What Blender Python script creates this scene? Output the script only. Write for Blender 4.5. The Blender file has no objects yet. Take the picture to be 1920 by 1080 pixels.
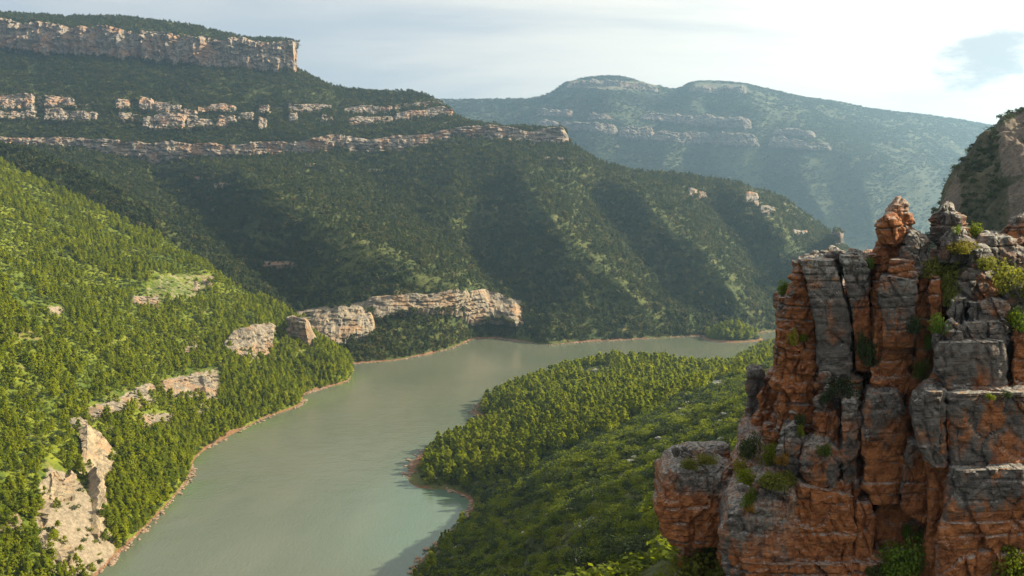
import bpy, math, random, time
import numpy as np
from mathutils import Vector
from mathutils.bvhtree import BVHTree
T0 = time.time()
rng = np.random.default_rng(7); random.seed(7)
SC = bpy.context.scene; COL = SC.collection
R = math.radians

# ---------------------------------------------------------------- camera
F, HZ, CH = 1663.0, 380.0, 200.0            # focal length in photo pixels, horizon row, eye height above the water
PITCH = math.atan((540 - HZ) / F)
cd = bpy.data.cameras.new('camera'); cam = bpy.data.objects.new('camera', cd); COL.objects.link(cam)
cam.location = (0, 0, CH); cam.rotation_euler = (math.pi / 2 - PITCH, 0, 0)
cd.sensor_width = 36; cd.lens = 36 * F / 1920; cd.clip_start = 0.5; cd.clip_end = 60000
SC.camera = cam
# ---------------------------------------------------------------- sun and sky
SUN_EL, SUN_AZ = R(29), R(80)               # azimuth measured from +Y towards +X
sd = Vector((math.sin(SUN_AZ) * math.cos(SUN_EL), math.cos(SUN_AZ) * math.cos(SUN_EL), math.sin(SUN_EL)))
sl = bpy.data.lights.new('sun', 'SUN'); sl.energy = 5.0; sl.angle = R(0.6); sl.color = (1.0, 0.88, 0.62)
so = bpy.data.objects.new('sun', sl); COL.objects.link(so); so.location = (0, 0, 3000)
so.rotation_euler = sd.to_track_quat('Z', 'Y').to_euler()
wd = bpy.data.worlds.new('World'); SC.world = wd; wd.use_nodes = True
SC.view_settings.view_transform = 'Standard'; SC.view_settings.look = 'None'
SC.view_settings.exposure = 1.48; SC.view_settings.gamma = 1.0; SC.view_settings.use_curve_mapping = False
SC.cycles.max_bounces = 5; SC.cycles.diffuse_bounces = 3; SC.cycles.volume_bounces = 0
SC.cycles.transparent_max_bounces = 6; SC.cycles.use_denoising = True
SC.cycles.caustics_reflective = False; SC.cycles.caustics_refractive = False


class NT:                                    # tiny node helper
    def __init__(s, tree): s.t = tree; s.n = tree.nodes; s.l = tree.links
    def node(s, typ, **kw):
        nd = s.n.new(typ)
        for k, v in kw.items():
            if k.startswith('i_'):
                key = k[2:].replace('_', ' '); nd.inputs[key].default_value = v
            else: setattr(nd, k, v)
        return nd
    def put(s, sock, v):
        if hasattr(v, 'is_output'): s.l.new(v, sock)
        else: sock.default_value = v
    def math(s, op, a, b=0.0, c=0.0, clamp=False):
        m = s.n.new('ShaderNodeMath'); m.operation = op; m.use_clamp = clamp
        s.put(m.inputs[0], a); s.put(m.inputs[1], b); s.put(m.inputs[2], c); return m.outputs[0]
    def vmath(s, op, a, b=(0, 0, 0)):
        m = s.n.new('ShaderNodeVectorMath'); m.operation = op
        s.put(m.inputs[0], a); s.put(m.inputs[1], b)
        return m.outputs['Value'] if op in ('DOT_PRODUCT', 'LENGTH', 'DISTANCE') else m.outputs[0]
    def mix(s, f, a, b):
        m = s.n.new('ShaderNodeMix'); m.data_type = 'RGBA'
        s.put(m.inputs[0], f); s.put(m.inputs[6], a); s.put(m.inputs[7], b); return m.outputs[2]
    def ss(s, v, lo, hi):
        m = s.n.new('ShaderNodeMapRange'); m.interpolation_type = 'SMOOTHSTEP'
        s.put(m.inputs[0], v); m.inputs[1].default_value = lo; m.inputs[2].default_value = hi; return m.outputs[0]
    def noise(s, vec, scale, detail=4, rough=0.55, dist=0.0):
        m = s.n.new('ShaderNodeTexNoise'); s.put(m.inputs['Vector'], vec)
        m.inputs['Scale'].default_value = scale; m.inputs['Detail'].default_value = detail
        m.inputs['Roughness'].default_value = rough; m.inputs['Distortion'].default_value = dist; return m.outputs[0]
    def scale(s, vec, xyz): return s.vmath('MULTIPLY', vec, xyz)


def c4(c): return (c[0], c[1], c[2], 1.0)

w = NT(wd.node_tree); w.n.clear()
wo = w.node('ShaderNodeOutputWorld'); bg = w.node('ShaderNodeBackground')
sky = w.node('ShaderNodeTexSky'); sky.sky_type = 'NISHITA'; sky.sun_disc = False
sky.sun_elevation = SUN_EL; sky.sun_rotation = SUN_AZ; sky.altitude = 400; sky.dust_density = 2.0
wdir = w.node('ShaderNodeTexCoord').outputs['Generated']
dirn = w.vmath('NORMALIZE', wdir)
sx = w.node('ShaderNodeSeparateXYZ'); w.l.new(dirn, sx.inputs[0])
zz = w.math('ADD', w.math('MAXIMUM', sx.outputs[2], 0.0), 0.16)
cmb = w.node('ShaderNodeCombineXYZ')
w.l.new(w.math('DIVIDE', sx.outputs[0], zz), cmb.inputs[0]); w.l.new(w.math('DIVIDE', sx.outputs[1], zz), cmb.inputs[1])
cl1 = w.noise(w.scale(cmb.outputs[0], (0.55, 1.0, 1.0)), 0.85, 7, 0.58, 0.5)
cl2 = w.noise(w.scale(cmb.outputs[0], (1.0, 2.4, 1.0)), 0.5, 5, 0.6, 0.3)
cov = w.math('ADD', w.math('MULTIPLY', cl1, 0.7), w.math('MULTIPLY', cl2, 0.3))
sdot = w.vmath('DOT_PRODUCT', dirn, tuple(sd))
glow = w.math('POWER', w.math('MAXIMUM', sdot, 0.0), 1.1)          # thin cloud is brighter towards the sun
cover = w.ss(w.math('ADD', cov, w.math('MULTIPLY', glow, 0.30)), 0.42, 0.66)
cloud = w.mix(w.math('MINIMUM', w.math('MULTIPLY', glow, 2.1), 1.0), c4((3.0, 2.98, 2.88)), c4((5.0, 4.65, 3.95)))
skyb = w.mix(0.90, sky.outputs[0], c4((2.1, 2.25, 2.4)))
gv = np.array((0.467, 0.873, 0.139))        # the grey rag of cloud over the far ridge
rag_n = w.noise(w.scale(dirn, (1.0, 1.0, 2.6)), 16.0, 5, 0.6)
gm = w.ss(w.math('ADD', w.vmath('DISTANCE', w.scale(dirn, (1, 1, 1.7)), tuple(gv * (1, 1, 1.7))), w.math('MULTIPLY', w.math('SUBTRACT', rag_n, 0.5), 0.13)), 0.052, 0.022)
tot = w.mix(w.math('MULTIPLY', gm, 0.85), w.mix(cover, skyb, cloud), c4((1.95, 2.05, 2.25)))
w.l.new(tot, bg.inputs[0]); bg.inputs[1].default_value = 0.1
w.l.new(bg.outputs[0], wo.inputs[0])

# ---------------------------------------------------------------- maths
CP, SP = math.cos(PITCH), math.sin(PITCH)

def ray(px, py):
    u = (np.asarray(px, float) - 960) / F; v = (540 - np.asarray(py, float)) / F
    dy = v * SP + CP; dz = v * CP - SP
    return u / dy, dz / dy

def P(px, py, Y):
    a, b = ray(px, py); Y = np.asarray(Y, float)
    return np.stack([a * Y, Y + 0 * a, CH + b * Y], -1)

def W0(px, py, z=0.0):
    a, b = ray(px, py); return P(px, py, (z - CH) / b)

def proj(p):
    p = np.asarray(p, float); x, y, z = p[..., 0], p[..., 1], p[..., 2] - CH
    d = y * CP - z * SP; up = y * SP + z * CP
    return 960 + F * x / d, 540 - F * up / d, d

_perm = np.random.default_rng(11).permutation(256).astype(np.int64); _perm = np.concatenate([_perm, _perm, _perm])
_g = np.random.default_rng(12).normal(size=(256, 3)); _g /= np.linalg.norm(_g, axis=1)[:, None]

def pn(p):
    p = np.asarray(p, float).reshape(-1, 3); i = np.floor(p).astype(np.int64); f = p - i; i &= 255
    u = f * f * f * (f * (f * 6 - 15) + 10); r = 0
    for dx in (0, 1):
        for dy in (0, 1):
            for dz in (0, 1):
                h = _perm[_perm[_perm[(i[:, 0] + dx) & 255] + ((i[:, 1] + dy) & 255)] + ((i[:, 2] + dz) & 255)]
                g = _g[h]
                d = g[:, 0] * (f[:, 0] - dx) + g[:, 1] * (f[:, 1] - dy) + g[:, 2] * (f[:, 2] - dz)
                wt = (u[:, 0] if dx else 1 - u[:, 0]) * (u[:, 1] if dy else 1 - u[:, 1]) * (u[:, 2] if dz else 1 - u[:, 2])
                r = r + wt * d
    return r * 1.5

def fbm(p, o=4, lac=2.03, gain=0.5, ridged=False):
    p = np.asarray(p, float); sh = p.shape[:-1]; p = p.reshape(-1, 3); a = 1.0; t = 0; n = 0
    for k in range(o):
        v = pn(p + k * 17.3)
        if ridged: v = 1 - 2 * np.abs(v)
        t = t + a * v; n += a; a *= gain; p = p * lac
    return (t / n).reshape(sh)

def h01(*ints):
    h = np.zeros(np.shape(ints[0]), np.int64)
    for k, v in enumerate(ints): h = _perm[(h + np.asarray(v).astype(np.int64) * (k * 2 + 1)) & 255]
    return h / 255.0

def sstep(a, b, x):
    t = np.clip((x - a) / (b - a), 0, 1); return t * t * (3 - 2 * t)

def catmull(pts, n):
    pts = np.asarray(pts, float); m = len(pts); s = np.linspace(0, m - 1, n); i = np.clip(s.astype(int), 0, m - 2); t = (s - i)[:, None]
    g = lambda k: pts[np.clip(k, 0, m - 1)]
    p0, p1, p2, p3 = g(i - 1), g(i), g(i + 1), g(i + 2)
    return 0.5 * (2 * p1 + (p2 - p0) * t + (2 * p0 - 5 * p1 + 4 * p2 - p3) * t ** 2 + (3 * p1 - p0 - 3 * p2 + p3) * t ** 3)

def poly(pts, n):                            # even arc-length resampling of a polyline
    pts = np.asarray(pts, float); d = np.r_[0, np.cumsum(np.linalg.norm(np.diff(pts[:, :2], axis=0), axis=1))]
    s = np.linspace(0, d[-1], n); return np.stack([np.interp(s, d, pts[:, k]) for k in range(pts.shape[1])], -1)

def inpoly(x, y, pg):
    pg = np.asarray(pg, float); ins = np.zeros(np.shape(x), bool); j = len(pg) - 1
    for i in range(len(pg)):
        xi, yi, xj, yj = *pg[i], *pg[j]
        ins ^= ((yi > y) != (yj > y)) & (x < (xj - xi) * (y - yi) / (yj - yi + 1e-12) + xi); j = i
    return ins

def pdist(x, y, pts):                        # distance to a polyline (flat arrays)
    pts = np.asarray(pts, float); best = np.full(np.shape(x), 1e9)
    for a, b in zip(pts[:-1], pts[1:]):
        dx, dy = b[0] - a[0], b[1] - a[1]; t = np.clip(((x - a[0]) * dx + (y - a[1]) * dy) / (dx * dx + dy * dy + 1e-9), 0, 1)
        best = np.minimum(best, np.hypot(x - a[0] - t * dx, y - a[1] - t * dy))
    return best

# ---------------------------------------------------------------- mesh building
def mesh_obj(name, V, Fc, mat, parent=None, smooth=True, attrs=None, **props):
    me = bpy.data.meshes.new(name); V = np.asarray(V, np.float32).reshape(-1, 3); Fc = np.asarray(Fc, np.int32)
    k = Fc.shape[1]
    me.vertices.add(len(V)); me.vertices.foreach_set('co', V.ravel())
    me.loops.add(Fc.size); me.loops.foreach_set('vertex_index', Fc.ravel())
    me.polygons.add(len(Fc)); me.polygons.foreach_set('loop_start', np.arange(0, Fc.size, k, dtype=np.int32))
    me.polygons.foreach_set('loop_total', np.full(len(Fc), k, np.int32))
    me.polygons.foreach_set('use_smooth', np.full(len(Fc), smooth))
    for an, av in (attrs or {}).items():
        a = me.attributes.new(an, 'FLOAT', 'POINT'); a.data.foreach_set('value', np.asarray(av, np.float32).ravel())
    me.update(calc_edges=True)
    if mat: me.materials.append(mat)
    return link(name, me, parent, **props)

def link(name, me, parent=None, **props):
    o = bpy.data.objects.new(name, me); COL.objects.link(o)
    if parent: o.parent = parent
    for kk, v in props.items(): o[kk] = v
    return o

def gridf(nv, nu, wrap=False):
    i = np.arange(nv - 1)[:, None]; j = np.arange(nu if wrap else nu - 1)[None]; j2 = (j + 1) % nu
    return np.stack([i * nu + j, i * nu + j2, (i + 1) * nu + j2, (i + 1) * nu + j], -1).reshape(-1, 4)

# ---------------------------------------------------------------- materials
def new_mat(name):
    m = bpy.data.materials.new(name); m.use_nodes = True; t = NT(m.node_tree)
    bs = t.n['Principled BSDF']; bs.inputs['Specular IOR Level'].default_value = 0.25; bs.inputs['Roughness'].default_value = 0.9
    return m, t, bs

def pos(t): return t.node('ShaderNodeNewGeometry').outputs['Position']

def attr(t, n):
    a = t.node('ShaderNodeAttribute'); a.attribute_name = n; return a.outputs['Fac']

def bump(t, bs, h, dist, strength=1.0):
    b = t.node('ShaderNodeBump'); b.inputs['Distance'].default_value = dist; b.inputs['Strength'].default_value = strength
    t.l.new(h, b.inputs['Height']); t.l.new(b.outputs[0], bs.inputs['Normal'])

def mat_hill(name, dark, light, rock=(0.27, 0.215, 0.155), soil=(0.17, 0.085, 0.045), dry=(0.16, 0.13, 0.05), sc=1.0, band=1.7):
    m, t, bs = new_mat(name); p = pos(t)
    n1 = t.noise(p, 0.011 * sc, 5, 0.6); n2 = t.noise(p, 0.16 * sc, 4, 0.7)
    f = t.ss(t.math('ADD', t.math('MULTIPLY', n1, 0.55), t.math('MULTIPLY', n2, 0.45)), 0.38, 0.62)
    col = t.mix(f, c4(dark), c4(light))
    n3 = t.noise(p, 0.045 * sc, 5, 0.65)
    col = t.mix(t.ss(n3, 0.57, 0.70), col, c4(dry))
    n4 = t.noise(p, 0.35 * sc, 5, 0.7)
    rk = t.mix(t.ss(n4, 0.35, 0.68), c4([x * 0.6 for x in rock]), c4(rock))
    bare = t.math('ADD', attr(t, 'bare'), t.math('MULTIPLY', t.math('SUBTRACT', n2, 0.5), 0.9))
    col = t.mix(t.ss(bare, 0.42, 0.6), col, rk)
    sp = t.node('ShaderNodeSeparateXYZ'); t.l.new(p, sp.inputs[0])
    zz = t.math('ADD', sp.outputs[2], t.math('ADD', t.math('MULTIPLY', t.math('SUBTRACT', n3, 0.5), 4.0), t.math('MULTIPLY', t.math('SUBTRACT', n1, 0.45), 9.0)))
    sh = t.math('SUBTRACT', 1.0, t.ss(zz, band * 0.8, band * 1.3))
    col = t.mix(sh, col, t.mix(n4, c4([x * 0.55 for x in soil]), c4([x * 1.4 for x in soil])))
    t.l.new(col, bs.inputs['Base Color'])
    bump(t, bs, t.math('ADD', n2, t.math('MULTIPLY', n4, 0.5)), 2.0 / sc)
    return m

def mat_cliff(name, pale, stain, grey, sc=1.0):
    m, t, bs = new_mat(name); p = pos(t)
    st = t.noise(t.scale(p, (0.10 * sc, 0.10 * sc, 0.018 * sc)), 1.0, 5, 0.65)       # vertical weather streaks
    bd = t.noise(t.scale(p, (0.02 * sc, 0.02 * sc, 0.22 * sc)), 1.0, 5, 0.7, 0.6)       # bedding
    lg = t.noise(p, 0.022 * sc, 4, 0.6)
    col = t.mix(t.ss(st, 0.40, 0.60), c4(grey), c4(pale))
    col = t.mix(t.math('MULTIPLY', t.ss(t.math('ADD', t.math('MULTIPLY', lg, .7), t.math('MULTIPLY', st, .3)), 0.47, 0.62), 0.7), col, c4(stain))
    col = t.mix(t.math('MULTIPLY', t.math('SUBTRACT', 1.0, t.ss(bd, 0.33, 0.47)), 0.45), col, c4([x * 0.5 for x in grey]))
    fine = t.noise(p, 0.5 * sc, 5, 0.7)
    col = t.mix(t.math('MULTIPLY', t.ss(fine, 0.52, 0.75), 0.35), col, c4((0.36, 0.31, 0.25)))
    t.l.new(col, bs.inputs['Base Color'])
    bump(t, bs, t.math('ADD', t.math('ADD', bd, st), fine), 1.8 / sc)
    return m

def mat_leaf(name, a, b, var=0.25, trans=0.35):
    m, t, bs = new_mat(name)
    oi = t.node('ShaderNodeObjectInfo'); n = t.noise(pos(t), 0.03, 3)
    f = t.math('ADD', t.math('MULTIPLY', oi.outputs['Random'], 0.65), t.math('MULTIPLY', n, 0.5))
    col = t.mix(t.ss(f, 0.15, 0.95), c4(a), c4(b))
    n2 = t.noise(pos(t), 1.3, 2)
    col = t.mix(t.math('MULTIPLY', n2, var), col, c4([x * 0.45 for x in a]))
    t.l.new(col, bs.inputs['Base Color']); bs.inputs['Roughness'].default_value = 0.75
    tr = t.node('ShaderNodeBsdfTranslucent'); t.l.new(t.mix(0.5, col, c4([b[0] * 1.5, b[1] * 1.5, b[2]])), tr.inputs[0])
    mx = t.node('ShaderNodeMixShader'); mx.inputs[0].default_value = trans
    t.l.new(bs.outputs[0], mx.inputs[1]); t.l.new(tr.outputs[0], mx.inputs[2])
    t.l.new(mx.outputs[0], t.n['Material Output'].inputs[0])
    return m

M = {}
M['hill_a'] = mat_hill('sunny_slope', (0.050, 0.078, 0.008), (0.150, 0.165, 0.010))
M['hill_b'] = mat_hill('shade_toned_slope', (0.026, 0.042, 0.010), (0.072, 0.078, 0.016))  # ground colour darkened to carry the cloud shade on the wooded slopes
M['hill_p'] = mat_hill('peninsula_ground', (0.030, 0.040, 0.012), (0.085, 0.090, 0.025), rock=(0.36, 0.34, 0.31), sc=2.0)
M['hill_e'] = mat_hill('crag_ground', (0.022, 0.026, 0.010), (0.085, 0.074, 0.040), rock=(0.16, 0.12, 0.095), dry=(0.12, 0.095, 0.055), sc=3.5)
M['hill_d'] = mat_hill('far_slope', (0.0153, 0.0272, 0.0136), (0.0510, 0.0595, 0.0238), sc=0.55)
M['cliff'] = mat_cliff('limestone_band', (0.2960, 0.2331, 0.1813), (0.3108, 0.1591, 0.0814), (0.1628, 0.1443, 0.1332))
M['cliff_low'] = mat_cliff('layered_limestone', (0.2812, 0.2294, 0.1665), (0.2960, 0.1702, 0.0888), (0.1480, 0.1258, 0.1036), 2.0)
M['cliff_far'] = mat_cliff('far_limestone', (0.19, 0.155, 0.13), (0.19, 0.12, 0.085), (0.12, 0.105, 0.10), 0.6)
M['scree'] = mat_cliff('bare_scree', (0.3200, 0.2480, 0.1600), (0.2880, 0.1760, 0.0960), (0.1920, 0.1520, 0.1080), 3.0)
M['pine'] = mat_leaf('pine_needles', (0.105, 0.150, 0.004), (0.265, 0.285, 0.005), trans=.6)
M['pine_far'] = mat_leaf('shade_toned_needles', (0.020, 0.040, 0.010), (0.074, 0.088, 0.014), trans=0.38)  # cloud shade over the flank is put into these darker needles
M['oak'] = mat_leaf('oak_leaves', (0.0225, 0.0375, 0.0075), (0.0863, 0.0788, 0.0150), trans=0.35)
M['shrub'] = mat_leaf('shrub_leaves', (0.068, 0.108, 0.006), (0.180, 0.205, 0.009), trans=.52)
M['leaf_distant'] = mat_leaf('haze_toned_leaves', (0.014, 0.028, 0.014), (0.040, 0.054, 0.020), trans=.2)  # bluish, dim leaf colour carries the far range's haze
M['shrub_bright'] = mat_leaf('fresh_leaves', (0.075, 0.14, 0.010), (0.13, 0.19, 0.012), 0.15)
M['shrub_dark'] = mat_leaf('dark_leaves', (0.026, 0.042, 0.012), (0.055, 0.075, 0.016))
M['shrub_yellow'] = mat_leaf('yellow_leaves', (0.17, 0.15, 0.012), (0.22, 0.19, 0.012), 0.2)
M['shrub_rust'] = mat_leaf('rust_leaves', (0.20, 0.10, 0.012), (0.26, 0.14, 0.015), 0.2)
M['grass'] = mat_leaf('dry_grass', (0.10, 0.115, 0.015), (0.20, 0.195, 0.028), 0.3, trans=.45)
m, t, bs = new_mat('bark'); t.l.new(t.mix(t.noise(pos(t), 3.0, 4), c4((0.06, 0.045, 0.035)), c4((0.14, 0.11, 0.085))), bs.inputs['Base Color']); M['bark'] = m

# ---------------------------------------------------------------- terrain sheets
SHEETS = {}

def sheet(name, rows, nu, nv, mat, noise=(10, 90), yfun=None, gul=0.0, bare=(), taper=(1, 1), back=True, foot=True, label=None, skirt=0.0):
    """rows bottom to top, each an (n,3) array of world points; columns correspond."""
    rr = [catmull(r, nu) for r in rows]; n = len(rr); out = []; vv = []
    if foot:
        d = rr[0] - rr[1]; d[:, 2] = 0; d /= np.linalg.norm(d, axis=1)[:, None] + 1e-6
        for k, dz in ((60, -22), (25, -9), (9, -3)): out.append(rr[0] + d * k + (0, 0, dz)); vv.append(-0.01)
    if skirt: out.append(rr[0] + (0, 0, -skirt)); vv.append(-0.01)
    for a in range(n - 1):
        m = nv[a] if isinstance(nv, (list, tuple)) else nv
        for k in range(m + (a == n - 2)):
            s = k / m; out.append(rr[a] * (1 - s) + rr[a + 1] * s); vv.append((a + s) / (n - 1))
    if back:
        d = rr[-1] - rr[-2]; d[:, 2] = 0; d /= np.linalg.norm(d, axis=1)[:, None] + 1e-6
        for k, dz in ((12, -2), (40, -14), (140, -75), (400, -260)): out.append(rr[-1] + d * k + (0, 0, dz)); vv.append(1.01)
    V = np.array(out); vv = np.array(vv)[:, None] * np.ones(nu)
    if yfun is not None:
        px, py, _ = proj(V); Y = yfun(px, py, V[..., 1]); k = (vv >= 0) & (vv <= 1.0)
        V = np.where(k[..., None], P(px, py, Y), V)
    A, L = noise; tp = np.clip(vv, 0, 1); tp = sstep(0, 0.08, tp) if taper[0] else np.ones_like(tp)
    if taper[1]: tp = tp * (0.15 + 0.85 * sstep(0, 0.10, 1 - np.clip(vv, 0, 1)))
    q = V * (1 / L, 1 / L, 0.35 / L)
    dz = A * fbm(q, 5) + 0.35 * A * fbm(q * 4.1, 3)
    if gul: dz = dz + gul * (fbm(V * (1 / (L * 1.8), 1 / (L * 1.8), 0.1 / L) + 5, 4, ridged=True) - 0.2)
    V[..., 2] += dz * tp
    px, py, _ = proj(V); br = np.zeros(V.shape[:2])
    for pg, val in bare: br = np.maximum(br, val * np.exp(-np.maximum(0, np.where(inpoly(px, py, pg), -1, pdist(px, py, list(pg) + [pg[0]]))) / 5.0))
    o = mesh_obj(name, V, gridf(*V.shape[:2]), mat, attrs={'bare': br}, kind='structure')
    if label: o['label'] = label
    bv = BVHTree.FromPolygons([tuple(v) for v in V.reshape(-1, 3)], [tuple(f) for f in gridf(*V.shape[:2]).tolist()])
    SHEETS[name] = dict(o=o, V=V, bare=br, bvh=bv, vv=vv)
    return o

CAMV = Vector((0, 0, CH))

def hit(px, py, names):
    a, b = ray(px, py); d = Vector((float(a), 1.0, float(b))).normalized(); best = None
    for n in names:
        h = SHEETS[n]['bvh'].ray_cast(CAMV, d, 20000)
        if h[0] is not None and (best is None or h[3] < best[1]): best = (h[0], h[3])
    return None if best is None else np.array(best[0])

def PX(lst): return np.array([P(*q) for q in lst])

# --- the sunny slope on the near bank (hill A)
SH_A = [(-260, 1500), (180, 1080), (345, 910), (376, 850), (490, 787), (558, 762), (572, 740), (600, 730), (625, 723), (645, 717), (657, 708), (659, 694)]
shore_a = np.array([[-225, 250, 0]] + [W0(*q) for q in SH_A[1:]], float)
SHP = poly([(180, 1080), (215, 1048), (290, 985), (350, 905), (382, 882), (376, 845), (450, 820), (490, 785), (560, 760), (570, 738), (625, 723), (657, 707), (659, 694)], 60)
crest_a = np.array([[-1000, 250, 420], [-1000, 600, 430], [-950, 1000, 400], [-900, 1290, 340]] + [list(P(*q)) for q in
    [(0, 305, 1300), (130, 364, 1262), (240, 418, 1230), (340, 468, 1200), (430, 530, 1170), (540, 584, 1140), (600, 640, 1112), (648, 682, 1092)]], float)
def lerp(a, b, s): return a * (1 - s) + b * s
rows_a = [shore_a, lerp(shore_a, crest_a, .10) + (0, 0, 4), lerp(shore_a, crest_a, .45) + (0, 0, 6), crest_a]
slide = [(95, 880), (150, 905), (165, 960), (205, 1000), (215, 1045), (180, 1080), (100, 1080), (72, 1010), (72, 930)]
bare_a = [(slide, 1.0), ([(150, 800), (215, 850), (190, 990), (170, 990), (165, 870)], 0.9), ([(300, 515), (400, 515), (380, 560), (250, 570)], 0.45),
          ([(160, 770), (290, 720), (290, 745), (170, 785)], 0.8), ([(300, 715), (410, 690), (410, 750), (310, 745)], 0.6), ([(255, 780), (325, 775), (320, 810), (270, 805)], .8),
          ([(60, 310), (95, 312), (85, 325), (60, 325)], 0.8), ([(90, 575), (120, 578), (110, 590), (90, 588)], .7)]
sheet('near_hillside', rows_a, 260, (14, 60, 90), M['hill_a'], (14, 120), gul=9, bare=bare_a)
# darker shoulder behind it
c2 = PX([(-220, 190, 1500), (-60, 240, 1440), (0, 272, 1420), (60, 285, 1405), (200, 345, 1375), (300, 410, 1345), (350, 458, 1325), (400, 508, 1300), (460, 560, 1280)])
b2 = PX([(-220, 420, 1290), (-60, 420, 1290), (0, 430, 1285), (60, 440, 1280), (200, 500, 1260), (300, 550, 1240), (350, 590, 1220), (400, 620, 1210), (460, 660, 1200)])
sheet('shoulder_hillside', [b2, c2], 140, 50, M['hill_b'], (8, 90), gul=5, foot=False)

# --- the long wooded flank across the water (hill B and C)
SB = [(420, 700), (560, 692), (655, 683), (740, 676), (800, 665), (850, 652), (885, 636), (930, 634), (985, 641), (1030, 647), (1100, 641), (1180, 637), (1250, 633), (1330, 629), (1400, 627), (1450, 621), (1530, 615), (1640, 606)]
shore_b = np.array([W0(*q) for q in SB])
TOPB = [(-150, 268, 1900), (0, 272, 1900), (100, 274, 1900), (200, 288, 1895), (290, 302, 1885), (380, 299, 1880), (450, 296, 1880), (540, 291, 1885), (640, 277, 1900), (700, 285, 1895), (800, 273, 1900), (850, 259, 1905), (900, 256, 1905), (1000, 270, 1890),
        (1066, 268, 1880), (1130, 306, 1865), (1200, 324, 1850), (1300, 329, 1850), (1400, 349, 1850), (1470, 373, 1850), (1520, 408, 1850), (1570, 449, 1850), (1615, 490, 1850), (1680, 540, 1850)]
NB = 60
tb = poly([(a, b, c) for a, b, c in TOPB], NB); sbp = poly([(a, b) for a, b in SB], NB)
sbx = np.array([q[0] for q in SB]); sbY = shore_b[:, 1]
tbx = np.array([q[0] for q in TOPB]); tbY = np.array([q[2] for q in TOPB]); tbZ = np.array([P(*q)[2] for q in TOPB])
SPURS = [([(420, 300), (560, 400), (640, 440), (700, 470), (800, 515), (870, 548)], 105, 80), ([(870, 548), (965, 590), (990, 640)], 33, 42),
         ([(985, 330), (1010, 390), (1100, 470), (1170, 540), (1245, 618)], 82, 58), ([(1180, 330), (1230, 400), (1320, 475), (1375, 545), (1410, 612)], 88, 54),
         ([(1400, 352), (1450, 420), (1500, 480), (1560, 560)], 82, 47), ([(1090, 540), (1120, 640)], 27, 28), ([(1290, 540), (1300, 630)], 27, 25)]
GULL = [([(300, 330), (420, 430), (560, 560)], 91, 70), ([(660, 310), (800, 420), (900, 490), (985, 560)], 71, 60), ([(1110, 380), (1190, 460), (1300, 600)], 58, 36), ([(1330, 380), (1400, 470), (1460, 600)], 65, 36)]
def yfun_b(px, py, Yl):
    Y0 = np.interp(px, sbx, sbY); Yt = np.interp(px, tbx, tbY); zt = np.interp(px, tbx, tbZ); s = zt / (Yt - Y0)
    s = np.maximum(s, 0.2); k = -ray(px, py)[1]
    Y = (CH + s * Y0) / np.maximum(s + k, 0.05)
    fade = sstep(0, 1, np.clip((Y - Y0) / 160, 0, 1)) * (0.15 + .85 * sstep(0, 1, np.clip((Yt - Y) / 110, 0, 1)))
    wx = px + 10 * fbm(np.stack([px / 40, py / 40, 0 * px], -1), 2); wy = py
    for pl, amp, wd_ in SPURS: Y = Y - fade * amp * np.exp(-(pdist(wx, wy, pl) / wd_) ** 1.25)
    for pl, amp, wd_ in GULL: Y = Y + fade * amp * np.exp(-(pdist(wx, wy, pl) / wd_) ** 1.4)
    return Y
topw = PX([tuple(q) for q in tb]); botw = np.array([W0(*q) for q in sbp])
bare_b = [([(555, 585), (700, 565), (860, 545), (975, 565), (975, 600), (870, 600), (850, 575), (705, 600), (700, 632), (570, 645)], 0.75),
          ([(1280, 330), (1420, 350), (1500, 400), (1400, 420), (1290, 370)], 0.42), ([(1400, 350), (1480, 380), (1600, 465), (1500, 440)], 0.40), ([(430, 340), (640, 330), (620, 350), (420, 360)], .38)]
# spacing of the two rows in picture terms keeps columns fanned like the real ribs
pm = [botw]
for s in (.25, .5, .75):
    q = lerp(np.c_[sbp[:, 0], sbp[:, 1]], tb[:, :2], s); pm.append(P(q[:, 0], q[:, 1], yfun_b(q[:, 0], q[:, 1], 0)))
pm.append(topw)
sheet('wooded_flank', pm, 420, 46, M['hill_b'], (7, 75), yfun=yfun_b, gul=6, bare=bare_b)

# --- upper slopes between the lower cliff band and the mesa rim
C1T = [(-150, 258, 1912), (0, 258, 1912), (100, 258, 1912), (200, 258, 1908), (240, 268, 1902), (380, 268, 1895), (450, 266, 1895), (540, 262, 1898), (640, 254, 1912), (700, 262, 1910), (800, 250, 1915), (850, 240, 1920), (900, 236, 1920), (1000, 243, 1905), (1062, 241, 1895)]
TOPU = [(-150, 92, 2260), (0, 90, 2260), (100, 98, 2255), (200, 102, 2250), (300, 113, 2240), (400, 122, 2235), (480, 128, 2235), (555, 130, 2240), (620, 160, 2225), (700, 171, 2190), (780, 174, 2160), (830, 193, 2110), (862, 222, 2030), (960, 240, 1990), (1064, 246, 1950)]
u1, u2 = PX(C1T), PX(TOPU)
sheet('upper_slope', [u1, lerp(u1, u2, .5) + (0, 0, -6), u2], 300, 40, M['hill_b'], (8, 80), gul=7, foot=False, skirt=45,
      bare=[([(0, 175), (185, 190), (185, 230), (0, 225)], 0.5), ([(215, 185), (530, 190), (530, 235), (215, 240)], 0.42), ([(640, 195), (850, 190), (850, 235), (650, 240)], .5)])
C3T = [(-150, 30, 2268), (0, 34, 2268), (60, 40, 2266), (110, 46, 2264), (160, 50, 2260), (230, 52, 2258), (290, 58, 2250), (350, 66, 2246), (420, 74, 2244), (470, 76, 2244), (500, 74, 2242), (545, 76, 2244)]
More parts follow.
